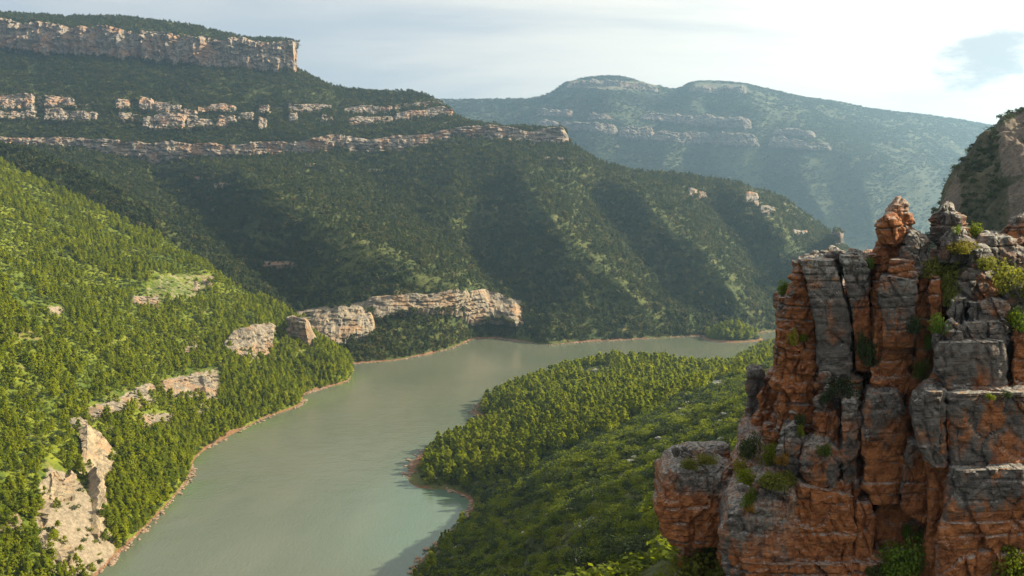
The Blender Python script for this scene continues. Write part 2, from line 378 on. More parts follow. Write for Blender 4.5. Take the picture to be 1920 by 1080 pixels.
RIM = [(-150, 12, 2420), (0, 24, 2420), (60, 27, 2420), (110, 30, 2420), (160, 31, 2410), (230, 31, 2400), (290, 39, 2380), (350, 46, 2360), (420, 62, 2330), (470, 72, 2310), (500, 73, 2300), (545, 75.5, 2280)]
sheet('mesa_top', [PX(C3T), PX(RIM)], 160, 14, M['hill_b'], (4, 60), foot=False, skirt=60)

# --- far range
D = [(780, 186, 5600), (900, 186, 5500), (1010, 182, 5400), (1070, 152, 5300), (1150, 143, 5300), (1230, 160, 5250), (1270, 166, 5250), (1310, 153, 5200), (1390, 157, 5200), (1450, 170, 5200), (1500, 182, 5200), (1560, 190, 5250), (1650, 206, 5300), (1780, 222, 5400), (1870, 237, 5500), (2000, 260, 5600)]
Db = [(700, 470, 3900), (850, 470, 3900), (960, 470, 3900), (1040, 470, 3850), (1120, 470, 3800), (1200, 470, 3800), (1260, 470, 3800), (1310, 470, 3800), (1380, 470, 3800), (1450, 470, 3800), (1510, 470, 3800), (1580, 470, 3800), (1660, 470, 3800), (1780, 470, 3900), (1900, 470, 3900), (2100, 470, 3900)]
Dm = [(740, 300, 4550), (870, 270, 4650), (980, 262, 4600), (1060, 262, 4550), (1130, 262, 4500), (1210, 268, 4480), (1260, 272, 4480), (1310, 275, 4480), (1385, 262, 4380), (1450, 275, 4420), (1520, 262, 4460), (1590, 292, 4400), (1680, 318, 4400), (1790, 330, 4500), (1890, 335, 4600), (2050, 350, 4700)]
SPD = [([(1395, 170), (1440, 215), (1500, 240), (1600, 288), (1720, 330)], 260, 60), ([(1150, 150), (1130, 230), (1060, 330)], 160, 60), ([(1300, 160), (1290, 230), (1230, 330), (1200, 420)], 150, 50), ([(1500, 330), (1540, 400), (1560, 460)], 150, 50), ([(1620, 350), (1640, 440)], 130, 45)]
def yfun_d(px, py, Y):
    fade = 0.1 + .9 * sstep(0, 1, np.clip((Y - 3800) / 300, 0, 1)) * sstep(0, 1, np.clip((5350 - Y) / 400, 0, 1))
    for pl, amp, wd_ in SPD: Y = Y - fade * amp * np.exp(-(pdist(px, py, pl) / wd_) ** 1.3)
    return Y
sheet('far_mountain', [PX(Db), PX(Dm), PX(D)], 300, (60, 60), M['hill_d'], (22, 260), yfun=yfun_d, gul=26,
      bare=[([(1070, 150), (1230, 155), (1230, 170), (1060, 165)], .5), ([(1300, 155), (1400, 160), (1400, 172), (1300, 170)], .45)])

# --- wooded peninsula and the scrub slope under the viewpoint: a height field through surveyed spots
def spot(px, py, z): return list(W0(px, py, z))
SHR = [(560, 1500), (690, 1200), (765, 1100), (785, 1055), (810, 1030), (850, 1000), (882, 962), (884, 937), (850, 920), (805, 917), (770, 912), (764, 895), (772, 868), (800, 842), (850, 815), (900, 800), (955, 796), (915, 788), (884, 776), (893, 762), (925, 742), (1000, 716), (1060, 697), (1130, 688), (1220, 684), (1300, 688), (1345, 698), (1352, 690), (1400, 664), (1470, 640), (1560, 625)]
shr = poly([tuple(W0(*q)[:2]) for q in SHR], 150)
cp = [[x, y, 0.0] for x, y in shr[::2]]
nrm = np.gradient(shr, axis=0); nrm = np.c_[-nrm[:, 1], nrm[:, 0]]; nrm /= np.linalg.norm(nrm, axis=1)[:, None]
for k in range(0, 150, 6):
    q = shr[k] + nrm[k] * 26; cp.append([q[0], q[1], -7.0])
cp += [spot(*q) for q in [(1085, 690, 26), (1150, 678, 32), (1250, 682, 27), (1310, 692, 18), (1330, 716, 22), (1450, 668, 62), (1400, 698, 54), (1345, 722, 28), (900, 858, 11), (850, 880, 8), (950, 880, 16), (1000, 770, 24), (960, 760, 15), (1060, 720, 24),
       (1150, 752, 36), (1200, 800, 56), (1250, 740, 36), (1100, 850, 56), (1000, 900, 44), (930, 950, 22), (1000, 1000, 82), (900, 1050, 46), (1200, 900, 96), (1300, 800, 92), (1380, 750, 90), (1230, 1000, 128), (1100, 1080, 112), (850, 1080, 22), (1330, 900, 128), (1440, 720, 108), (950, 1080, 70)]]
cp += [[520, 900, 110], [320, 600, 135], [300, 300, 165], [170, 160, 195], [60, 90, 172], [30, 60, 168], [10, 60, 160], [-10, 0, 150], [-60, 60, 100], [-90, 200, 40], [-40, 260, 45], [330, 1300, 20], [-130, 0, 60], [60, -40, 180], [500, 1300, 70], [0, 120, 138], [40, 160, 150], [500, 300, 190]]
cp = np.array(cp, float)
def tps_fit(c, lam=20.0):
    S = 100.0; X = c[:, :2] / S; r = np.linalg.norm(X[:, None] - X[None], axis=-1); K = -r - np.eye(len(c)) * lam * 1e-3
    Pm = np.c_[np.ones(len(c)), X]; n = len(c); Am = np.zeros((n + 3, n + 3)); Am[:n, :n] = K; Am[:n, n:] = Pm; Am[n:, :n] = Pm.T
    sol = np.linalg.solve(Am, np.r_[c[:, 2], 0, 0, 0])
    def f(x, y):
        q = np.stack([x, y], -1).reshape(-1, 2) / S; o = np.zeros(len(q))
        for k0 in range(0, len(q), 20000):
            b = q[k0:k0 + 20000]; rr_ = np.linalg.norm(b[:, None] - X[None], axis=-1)
            o[k0:k0 + 20000] = -rr_ @ sol[:n] + np.c_[np.ones(len(b)), b] @ sol[n:]
        return o.reshape(np.shape(x))
    return f
hp = tps_fit(cp)
gx, gy = np.meshgrid(np.linspace(-150, 520, 300), np.r_[np.linspace(-60, 600, 260), np.linspace(604, 1360, 170)])
gz = hp(gx, gy); VP = np.stack([gx, gy, gz], -1)
tpn = sstep(1, 14, gz); VP[..., 2] += tpn * (2.4 * fbm(VP / 26, 5) + 1.2 * fbm(VP / 7, 3)) + 0.7 * fbm(VP * (1 / 14, 1 / 14, 0), 3) * (1 - tpn)
pxp, pyp, _ = proj(VP)
near = sstep(60, 30, pdist(pxp, pyp, [(760, 1150), (1000, 930), (1250, 770), (1440, 700)]) * 0) * 0
slope_m = sstep(30, 60, gz) * (gy < 640)
br = slope_m * (0.10 + 0.36 * sstep(0.05, 0.4, fbm(VP / 18 + 9, 4)))
for pg, val in [([(1330, 712), (1362, 712), (1350, 728), (1325, 730)], 1.0), ([(1080, 690), (1160, 685), (1160, 705), (1090, 712)], .55), ([(1250, 760), (1305, 750), (1310, 780), (1260, 790)], .55)]:
    br = np.maximum(br, val * inpoly(pxp, pyp, pg))
fp = gridf(*gx.shape)
mesh_obj('peninsula_ground', VP, fp, M['hill_p'], attrs={'bare': br}, kind='structure')
SHEETS['peninsula_ground'] = dict(V=VP, bare=br, vv=np.zeros(gx.shape) + .5, bvh=BVHTree.FromPolygons([tuple(v) for v in VP.reshape(-1, 3)], fp.tolist()))

# --- dark crag beyond the viewpoint
E = [(1745, 470, 262), (1764, 392, 262), (1770, 362, 262), (1800, 312, 264), (1826, 280, 266), (1856, 258, 268), (1880, 222, 270), (1920, 206, 275), (2000, 170, 285), (2200, 90, 300)]
Eb = [(1700, 620, 225), (1730, 600, 225), (1750, 600, 222), (1790, 600, 215), (1830, 600, 205), (1870, 600, 195), (1910, 600, 185), (1960, 600, 175), (2060, 600, 165), (2300, 600, 150)]
sheet('crag_slope', [PX(Eb), PX(E)], 220, 150, M['hill_e'], (9, 20), gul=9, foot=False,
      bare=[([(1764, 395), (1795, 330), (1800, 380), (1790, 400)], 1.0), ([(1870, 240), (1920, 210), (1930, 330), (1880, 330)], .62), ([(1890, 350), (1930, 330), (1930, 400), (1895, 410)], .6)])

# ---------------------------------------------------------------- water and the bed below it
xs = np.r_[np.linspace(-9000, -620, 12), np.linspace(-600, 700, 120), np.linspace(760, 9000, 12)]
ys = np.r_[np.linspace(-9000, 180, 8), np.linspace(200, 1480, 150), np.linspace(1600, 9000, 16)]
wx, wy = np.meshgrid(xs, ys)
shl = SHEETS['near_hillside']['V'][3, 20:, :2]; dl = pdist(wx, wy, shl); dr = pdist(wx, wy, shr)
bay = poly([tuple(W0(*q)[:2]) for q in [(885, 945), (850, 930), (800, 935), (790, 1010)]], 10); db = pdist(wx, wy, bay)
m, t, bs = new_mat('silty_water'); p = pos(t)
n1 = t.noise(t.scale(p, (1, .6, 1)), 0.006, 4, 0.6, 0.6)
base = t.mix(t.ss(n1, 0.35, 0.65), c4((0.088, 0.102, 0.072)), c4((0.112, 0.119, 0.086)))
base = t.mix(t.math('MULTIPLY', attr(t, 'left_shallow'), t.ss(t.noise(p, 0.02, 3), 0.38, 0.6)), base, c4((0.075, 0.14, 0.03)))
base = t.mix(attr(t, 'bay'), base, c4((0.045, 0.125, 0.100)))
t.l.new(base, bs.inputs['Base Color']); bs.inputs['Roughness'].default_value = 0.12; bs.inputs['IOR'].default_value = 1.33; bs.inputs['Specular IOR Level'].default_value = 0.5
bump(t, bs, t.math('ADD', t.noise(t.scale(p, (1, .45, 1)), 0.55, 4, 0.65), t.math('MULTIPLY', t.noise(p, 0.05, 3), 1.5)), 0.28, 0.7)
mesh_obj('river', np.stack([wx, wy, 0 * wx], -1), gridf(*wx.shape), m, attrs={'left_shallow': .55 * np.exp(-dl / 12), 'bay': np.clip(np.exp(-(db / 42) ** 2) + .75 * np.exp(-dr / 10), 0, 1) * .42}, kind='structure')
m, t, bs = new_mat('river_bed'); t.l.new(t.mix(t.noise(pos(t), 0.02), c4((0.12, 0.10, 0.06)), c4((0.2, 0.15, 0.09))), bs.inputs['Base Color'])
gq = np.array([[-9000, -9000, -30], [9000, -9000, -30], [9000, 9000, -30], [-9000, 9000, -30]], float); mesh_obj('ground', gq, [[0, 1, 2, 3]], m, kind='structure')

# ---------------------------------------------------------------- cliff bands
def worley(p, seed):
    i = np.floor(p); best = np.full(p.shape[:-1], 9.0); sec = best.copy(); val = np.zeros(p.shape[:-1]); dx_ = np.zeros(p.shape)
    for a in (-1, 0, 1):
        for b in (-1, 0, 1):
            for c in (-1, 0, 1):
                q = i + (a, b, c); I = [q[..., k].astype(np.int64) + 500 for k in range(3)]
                ct = q + np.stack([h01(I[0], I[1], I[2], np.full(I[0].shape, seed + k)) for k in range(3)], -1); d = np.linalg.norm(p - ct, axis=-1)
                m = d < best; sec = np.where(m, best, np.minimum(sec, d)); best = np.where(m, d, best)
                val = np.where(m, h01(I[0], I[1], I[2], np.full(I[0].shape, seed + 7)), val); dx_ = np.where(m[..., None], p - ct, dx_)
    return best, sec, val, dx_

def facets(V, size, seed):
    """fracture planes: every cell is a tilted flat chip"""
    b, s, v, dx = worley(V / np.array(size) + 0.12 * np.stack([fbm(V * .8 + k, 2) for k in (1, 5, 9)], -1), seed)
    a = v * 6.283 * 3.1; c = np.cos(v * 40.0); tilt = dx[..., 0] * np.cos(a) + dx[..., 1] * np.sin(a) + dx[..., 2] * c
    return (v - .5) + .75 * tilt, np.exp(-((s - b) / .07) ** 2)

FOOT = []
def wall(name, base, top, mat, parent=None, amp=7.0, res=2.2, nvv=24, cap=14.0, rag=0.12, bedh=5.0, sink=9.0, bed=0.3, taper=True, fold=1.0, chip=9.0, **props):
    """a rock face lofted between a foot line and a rim line (px, py, Y)"""
    b = PX(base); tp = PX(top); L = np.linalg.norm(np.diff(b, axis=0), axis=1).sum(); n = int(max(24, min(700, L / res)))
    B = poly(b, n); T = poly(tp, n); B = np.c_[B]; 
    tan = np.gradient(B[:, :2], axis=0); nn = np.c_[tan[:, 1], -tan[:, 0]]; nn /= np.linalg.norm(nn, axis=1)[:, None] + 1e-9
    nn *= np.sign(-(nn * B[:, :2]).sum(1))[:, None]; k = 15; nn = np.stack([np.convolve(np.pad(nn[:, i], k, 'edge'), np.ones(2 * k + 1) / (2 * k + 1), 'valid') for i in (0, 1)], -1)
    s = np.linspace(0, 1, nvv); H = T - B; hh = H[:, 2]
    ends = np.minimum(1, np.minimum(np.arange(n), n - 1 - np.arange(n)) / max(4.0, n * .06)) if taper else np.ones(n)
    rg = (1 + rag * (1.5 * fbm(np.c_[B[:, :2] / 70, 0 * B[:, 0]], 4) + .12 * fbm(np.c_[B[:, :2] / 9 + 4, 0 * B[:, 0]], 2) - .1)) * (.35 + .65 * ends ** .5)
    B[:, 2] += hh * rag * 1.0 * (fbm(np.c_[B[:, :2] / 30 + 9, 0 * B[:, 0]], 4)); hh = T[:, 2] - B[:, 2]
    V = B[None] + s[:, None, None] * H[None] * np.where(np.arange(3) == 2, 1, 1)[None, None]
    V[..., 2] = B[None, :, 2] + s[:, None] * hh[None] * rg[None]
    q = V * (1 / 30, 1 / 30, 1 / 130); d = amp * (fold * 2.0 * fbm(q, 4) - fold * 1.9 * np.abs(fbm(V * (1 / 26, 1 / 26, 1 / 120) + 3, 3)) + 0.6 * fbm(V / 8, 3) + .3)
    zb = V[..., 2] + 1.1 * bedh * fbm(V * (1 / 60, 1 / 60, 1 / 40), 3); bi = np.floor(zb / bedh); fr = zb / bedh - bi
    cx = np.floor((V[..., 0] + V[..., 1] * .3) / 17 + 1.5 * fbm(V / 40, 2) + 7 * h01(bi))
    fade_b = sstep(-.25, .3, fbm(V * (1 / 35, 1 / 35, 1 / 20) + 8, 3))
    d = d + amp * bed * fade_b * (h01(bi, cx) - .5) * .9 + amp * bed * (h01(bi) - .5) * 1.3 - amp * bed * fade_b * np.exp(-((fr - .06) / .10) ** 2)
    fs = chip; f1, e1 = facets(V, (fs, fs, fs * .55), 51); d = d + amp * (.42 * f1 - .16 * e1)
    V[..., :2] += nn[None] * (d * ends[None] + 1.5 - (1 - ends[None]) * sink)[..., None]
    FOOT.append((B + np.c_[nn * 5, np.full(n, -3.0)], V[-1] - np.c_[nn * 4, np.full(n, .5)], parent.name if parent else ''))
    lo = V[0] - np.c_[nn * 3, np.full(n, 9.0)]; rim = V[-1]; r1 = rim - np.c_[nn * cap * .5, np.full(n, -1.0)]; r2 = rim - np.c_[nn * cap * 1.5, np.full(n, 4.0)]; 
    V = np.concatenate([lo[None], V, r1[None], r2[None]])
    o = mesh_obj(name, V, gridf(*V.shape[:2]), mat, parent, attrs={'bare': np.ones(V.shape[:2])}, smooth=False, **props)
    return o

def cut(lst, x0, x1, n=14):
    a = np.asarray(lst, float); xs_ = np.linspace(x0, x1, n); return [(x, np.interp(x, a[:, 0], a[:, 1]), np.interp(x, a[:, 0], a[:, 2])) for x in xs_]

UP = SHEETS['upper_slope']['o']; FLK = SHEETS['wooded_flank']['o']; MES = SHEETS['mesa_top']['o']; NH = SHEETS['near_hillside']['o']; FAR = SHEETS['far_mountain']['o']
C3B = [(x, y + 3, Y - 14) for x, y, Y in TOPU[:8]]
C3Tn = [(x, y, Y - 8) for x, y, Y in C3T]
for x0, x1 in ((-120, 118), (112, 245), (240, 352), (345, 468), (466, 556)):
    tt = cut(C3Tn, x0, x1); 
    if x1 > 500: tt = [(x, 76, 2236 if x < 540 else 2246) for x, _, _ in tt]
    wall('cliff', cut(C3B, x0, x1), tt, M['cliff'], MES, amp=13, res=2.0, nvv=40, cap=10, rag=0.14, bedh=13, taper=False, chip=24)
# the mesa's end face, turned towards the sun
wall('cliff', [(552, 128, 2228), (557, 129, 2250), (556, 128, 2330)], [(549, 78, 2232), (555, 82, 2250), (554, 92, 2330)], M['cliff'], MES, amp=2.5, nvv=30, cap=.6, rag=.0, bedh=11, sink=0, taper=False)
C1B = [(x, y + 3, Y - 6) for x, y, Y in TOPB[:15]]; C1Tn = [(x, y, Y - 5) for x, y, Y in C1T]
for x0, x1 in ((-120, 152), (148, 216), (210, 246), (240, 344), (342, 472), (468, 538), (534, 645), (640, 790), (786, 905), (900, 1066)):
    wall('cliff', cut(C1B, x0, x1), cut(C1Tn, x0, x1), M['cliff'], UP, amp=9, res=1.9, nvv=30, cap=8, rag=.30, bedh=8, taper=x0 > 880, fold=.6, bed=.55, chip=13)

def outcrop(base, top, on, mat, parent, off=6.0, amp=4.0, bedh=4.0, rag=.3, nvv=16, res=1.6, name='rock_face', cap=6.0, lean=0.6, bed=.3, fold=.7, chip=5.0):
    bb = []; 
    for (x, y) in base:
        h = hit(x, y, on); bb.append((x, y, (h[1] if h is not None else 1500) - off))
    ys_ = np.array([q[2] for q in bb]); ys_ = np.convolve(np.pad(ys_, 1, 'edge'), [.25, .5, .25], 'valid'); bb = [(q[0], q[1], v) for q, v in zip(bb, ys_)]
    bx = np.linspace(0, 1, len(bb)); tt = []
    for i, (x, y) in enumerate(top):
        yb = np.interp(i / (len(top) - 1), bx, ys_); h = hit(x, y, on); yt = min(h[1], yb + 60) if h is not None else yb
        tt.append((x, y, lerp(yb + 4, yt, lean)))
    return wall(name, bb, tt, mat, parent, amp=amp, res=res, nvv=nvv, cap=cap, rag=rag, bedh=bedh, bed=bed, fold=fold, chip=chip)

def seg(x0, x1, yb0, yb1, yt0, yt1, on, mat, parent, n=7, **k):
    x = np.linspace(x0, x1, n); outcrop(list(zip(x, np.linspace(yb0, yb1, n))), list(zip(x, np.linspace(yt0, yt1, n))), on, mat, parent, **k)

U = ['upper_slope']
for a in [(-60, 68, 203, 205, 176, 178), (-60, 72, 224, 222, 206, 204), (80, 146, 200, 202, 180, 184), (78, 186, 226, 228, 202, 210), (212, 246, 204, 204, 186, 188), (218, 250, 226, 226, 210, 210), (256, 290, 206, 208, 184, 188), (262, 352, 240, 240, 216, 214),
          (286, 345, 212, 212, 193, 197), (340, 372, 222, 222, 206, 208), (345, 402, 240, 238, 220, 222), (366, 408, 212, 212, 200, 196), (390, 446, 210, 212, 192, 196), (404, 446, 238, 232, 216, 218), (300, 330, 226, 226, 212, 214), (440, 480, 224, 224, 214, 212), (244, 266, 226, 228, 212, 214), (480, 508, 214, 212, 198, 198), (482, 502, 243, 242, 220, 220), (536, 626, 210, 206, 194, 197), (540, 560, 228, 226, 214, 214), (600, 626, 228, 226, 214, 213),
          (640, 740, 214, 212, 202, 198), (735, 828, 208, 196, 196, 186), (648, 740, 236, 230, 222, 218), (735, 852, 228, 216, 214, 200)]:
    seg(*a, U, M['cliff'], UP, off=7, amp=7, bedh=7, rag=.45, nvv=22, res=1.8, bed=.5, fold=.6)
B_ = ['wooded_flank']
outcrop([(562, 632), (600, 646), (640, 640), (672, 632), (706, 628)], [(560, 588), (600, 580), (640, 578), (672, 574), (706, 592)], B_, M['cliff_low'], FLK, amp=5, bedh=5, bed=.9, chip=11, fold=.5, nvv=26, off=10)
outcrop([(676, 600), (705, 594), (735, 588), (770, 582), (810, 579), (850, 578), (872, 582)], [(678, 566), (705, 561), (735, 556), (770, 550), (810, 545), (850, 543), (872, 546)], B_, M['cliff_low'], FLK, amp=5, bedh=5, bed=.9, chip=11, fold=.5, nvv=24, off=10)
outcrop([(868, 596), (890, 603), (915, 596), (940, 598), (960, 606), (977, 609)], [(868, 548), (890, 546), (915, 548), (940, 552), (960, 560), (977, 574)], B_, M['cliff_low'], FLK, amp=6, bedh=6, nvv=26, off=10, bed=.8, chip=12)
for a in [(565, 600, 314, 312, 308, 307), (400, 440, 354, 346, 344, 342), (355, 375, 337, 336, 330, 330), (480, 560, 500, 494, 492, 490), (1290, 1330, 366, 376, 350, 358), (1395, 1425, 380, 384, 356, 362), (1420, 1455, 400, 402, 384, 388), (1486, 1520, 444, 440, 432, 432), (680, 720, 324, 320, 319, 316), (1015, 1090, 300, 298, 294, 294), (1560, 1580, 448, 446, 434, 436)]:
    seg(*a, B_, M['cliff'], FLK, off=5, amp=4, bedh=5, rag=.4, nvv=10)
A_ = ['near_hillside']
for b, tp in [([(418, 660), (440, 665), (468, 676), (496, 670), (516, 664)], [(416, 648), (440, 622), (468, 614), (496, 606), (518, 602)]), ([(535, 625), (552, 640), (572, 648), (584, 650)], [(537, 594), (552, 585), (572, 592), (583, 620)]),
              ([(160, 782), (200, 774), (240, 766), (275, 758), (290, 748)], [(162, 770), (200, 756), (240, 744), (275, 724), (288, 720)]), ([(302, 744), (330, 740), (355, 732), (385, 724)], [(302, 716), (330, 712), (355, 704), (383, 694)]),
              ([(378, 752), (395, 748), (410, 750)], [(376, 706), (392, 698), (404, 712)]), ([(335, 672), (352, 658), (372, 645)], [(335, 662), (352, 648), (372, 636)]), ([(258, 800), (275, 808), (295, 806), (318, 800)], [(258, 784), (275, 780), (295, 779), (318, 774)]),
              ([(120, 800), (145, 806), (172, 806)], [(120, 788), (145, 786), (172, 780)]), ([(340, 780), (365, 775), (390, 762)], [(340, 770), (365, 764), (388, 754)]), ([(240, 566), (265, 572), (300, 568)], [(240, 556), (265, 558), (300, 550)]),
              ([(362, 545), (380, 548), (400, 530)], [(364, 524), (382, 518), (400, 514)]), ([(62, 324), (75, 326), (90, 324)], [(62, 316), (75, 312), (88, 314)])]:
    outcrop(b, tp, A_, M['cliff_low'], NH, off=5, amp=4.2, bedh=4.2, rag=.45, nvv=24, res=0.9, bed=.6)
for b, tp in [([(150, 880), (165, 900), (180, 905), (212, 880)], [(150, 812), (165, 800), (188, 815), (212, 845)]), ([(172, 1000), (180, 998), (192, 985)], [(176, 885), (185, 880), (192, 900)]), ([(85, 935), (100, 945), (120, 935), (146, 925)], [(92, 895), (102, 880), (120, 905), (142, 880)]),
              ([(72, 1010), (80, 1000), (92, 960)], [(72, 950), (82, 935), (95, 925)]), ([(100, 1050), (125, 1045), (132, 1030)], [(100, 1020), (120, 1018), (130, 1015)]), ([(0, 1000), (20, 990), (40, 975)], [(0, 985), (20, 965), (38, 955)])]:
    outcrop(b, tp, A_, M['scree'], NH, off=3, amp=3.0, bedh=3.5, rag=.5, nvv=34, res=0.6, cap=4, lean=.8, bed=.5)
for x0, x1, yb0, yb1, yt0, yt1 in [(1005, 1075, 216, 218, 204, 206), (1005, 1160, 236, 250, 225, 232), (1160, 1230, 255, 262, 236, 242), (1225, 1425, 262, 272, 243, 254), (1200, 1290, 222, 230, 210, 216), (1262, 1410, 232, 240, 214, 220), (1440, 1560, 272, 280, 254, 270), (1448, 1530, 250, 258, 238, 246), (1070, 1125, 164, 158, 154, 148), (1130, 1235, 158, 172, 146, 162), (1290, 1400, 172, 176, 160, 162), (1100, 1150, 225, 222, 212, 214)]:
    seg(x0, x1, yb0, yb1, yt0, yt1, ['far_mountain'], M['cliff_far'], FAR, n=10, off=20, amp=16, bedh=16, rag=.4, fold=.5, bed=.5, nvv=14, res=6, cap=20)
print('terrain', time.time() - T0)
# ---------------------------------------------------------------- the red and grey crag in front
def mat_rock():
    m, t, bs = new_mat('weathered_limestone'); p = pos(t)
    a = attr(t, 'orange'); tp = attr(t, 'upface')
    n1 = t.noise(p, 0.55, 5, 0.62, 0.5); n2 = t.noise(t.scale(p, (2.2, 2.2, 0.5)), 1.0, 5, 0.65); n3 = t.noise(p, 5.0, 6, 0.7); n4 = t.noise(p, 1.7, 6, 0.7)
    bd = t.noise(t.scale(p, (0.45, 0.45, 5.5)), 1.0, 5, 0.7, 0.4)
    grey = t.mix(t.ss(n4, 0.3, 0.7), c4((0.066, 0.056, 0.052)), c4((0.165, 0.142, 0.128)))
    grey = t.mix(t.math('MULTIPLY', t.ss(n1, 0.52, 0.62), 0.45), grey, c4((0.17, 0.105, 0.075)))
    org = t.mix(t.ss(n4, 0.32, 0.68), c4((0.205, 0.064, 0.022)), c4((0.42, 0.155, 0.052)))
    org = t.mix(t.math('MULTIPLY', t.ss(n3, 0.5, 0.75), 0.5), org, c4((0.36, 0.20, 0.11)))
    k = t.math('ADD', a, t.math('ADD', t.math('MULTIPLY', t.math('SUBTRACT', n1, 0.5), 1.5), t.math('MULTIPLY', t.math('SUBTRACT', n2, 0.5), 0.9)))
    col = t.mix(t.ss(k, 0.34, 0.66), grey, org)
    dk = t.math('MULTIPLY', t.math('SUBTRACT', 1.0, t.ss(bd, 0.36, 0.46)), 0.55)
    col = t.mix(dk, col, c4((0.05, 0.038, 0.032)))
    nz = t.node('ShaderNodeSeparateXYZ'); t.l.new(t.node('ShaderNodeNewGeometry').outputs['Normal'], nz.inputs[0])
    lich = t.mix(t.ss(n3, 0.38, 0.62), c4((0.10, 0.088, 0.078)), c4((0.36, 0.34, 0.315)))
    lich = t.mix(t.ss(t.noise(p, 2.4, 4), 0.60, 0.66), lich, c4((0.34, 0.15, 0.04)))
    top = t.math('MULTIPLY', t.ss(t.math('ADD', nz.outputs[2], t.math('MULTIPLY', t.math('SUBTRACT', n4, 0.5), 0.8)), 0.55, 0.92), 0.75)
    col = t.mix(t.math('MAXIMUM', top, t.math('MULTIPLY', tp, t.ss(n4, 0.30, 0.55))), col, lich)
    sp = t.math('MULTIPLY', t.ss(n3, 0.64, 0.74), 0.28); col = t.mix(sp, col, c4((0.28, 0.25, 0.22)))
    t.l.new(col, bs.inputs['Base Color'])
    h = t.math('ADD', t.math('MULTIPLY', n4, 1.0), t.math('ADD', t.math('MULTIPLY', bd, 0.8), t.math('MULTIPLY', n3, 0.35)))
    bump(t, bs, h, 0.22)
    return m
M['rock'] = mat_rock()

BEDS = np.cumsum(0.35 + 1.1 * np.random.default_rng(3).random(90) ** 1.6) + 150

def carve(V, N, amp=1.0):
    """bedding planes, joints and rough weathering shared by all the crag's rocks"""
    zb = V[..., 2] + 0.55 * fbm(V * (.11, .11, .03), 3) + 0.10 * fbm(V * .9, 2)
    bi = np.searchsorted(BEDS, zb); lo = BEDS[np.clip(bi - 1, 0, 89)]; hi = BEDS[np.clip(bi, 0, 89)]
    db = np.minimum(zb - lo, hi - zb)
    jx = (V[..., 0] * .8 + V[..., 1] * .6) / 1.9 + 0.5 * fbm(V * .35 + 3, 3) + 5.0 * h01(np.floor(bi / 3)); ji = np.floor(jx); dj = np.minimum(jx - ji, ji + 1 - jx) * 1.9
    act = sstep(-.15, .25, fbm(V * (.25, .25, .5) + 7, 2)); actj = sstep(-.05, .25, fbm(V * .3 + 15, 2))
    d = 0.55 * fbm(V * .38, 4) + 0.20 * fbm(V * 1.3 + 4, 4) + 0.07 * fbm(V * 4.2, 3)
    d = d + 0.30 * (h01(bi) - .5) * act + 0.5 * (h01(bi // 2, ji) - .5) * actj
    f1, e1 = facets(V, (1.5, 1.5, 2.3), 11); f2, e2 = facets(V, (.5, .5, .38), 31)
    d = d * .5 + 0.25 * f1 + 0.085 * f2 - .10 * e1 - .035 * e2
    d = d - act * 0.20 * np.exp(-(db / .055) ** 2) - actj * 0.26 * np.exp(-(dj / .07) ** 2)
    d = d - 0.22 * sstep(.55, .95, fbm(V * .55 + 21, 3, ridged=True))
    return V + N * (d * amp)[..., None]

CRAG = bpy.data.objects.new('crag', None); COL.objects.link(CRAG); CRAG.location = (22, 50, 160)
CRAG['label'] = 'tall fractured rock crag of orange and grey limestone towers above the river bend'; CRAG['category'] = 'crag'
ROCKV = []; ROCKF = []; _vo = 0

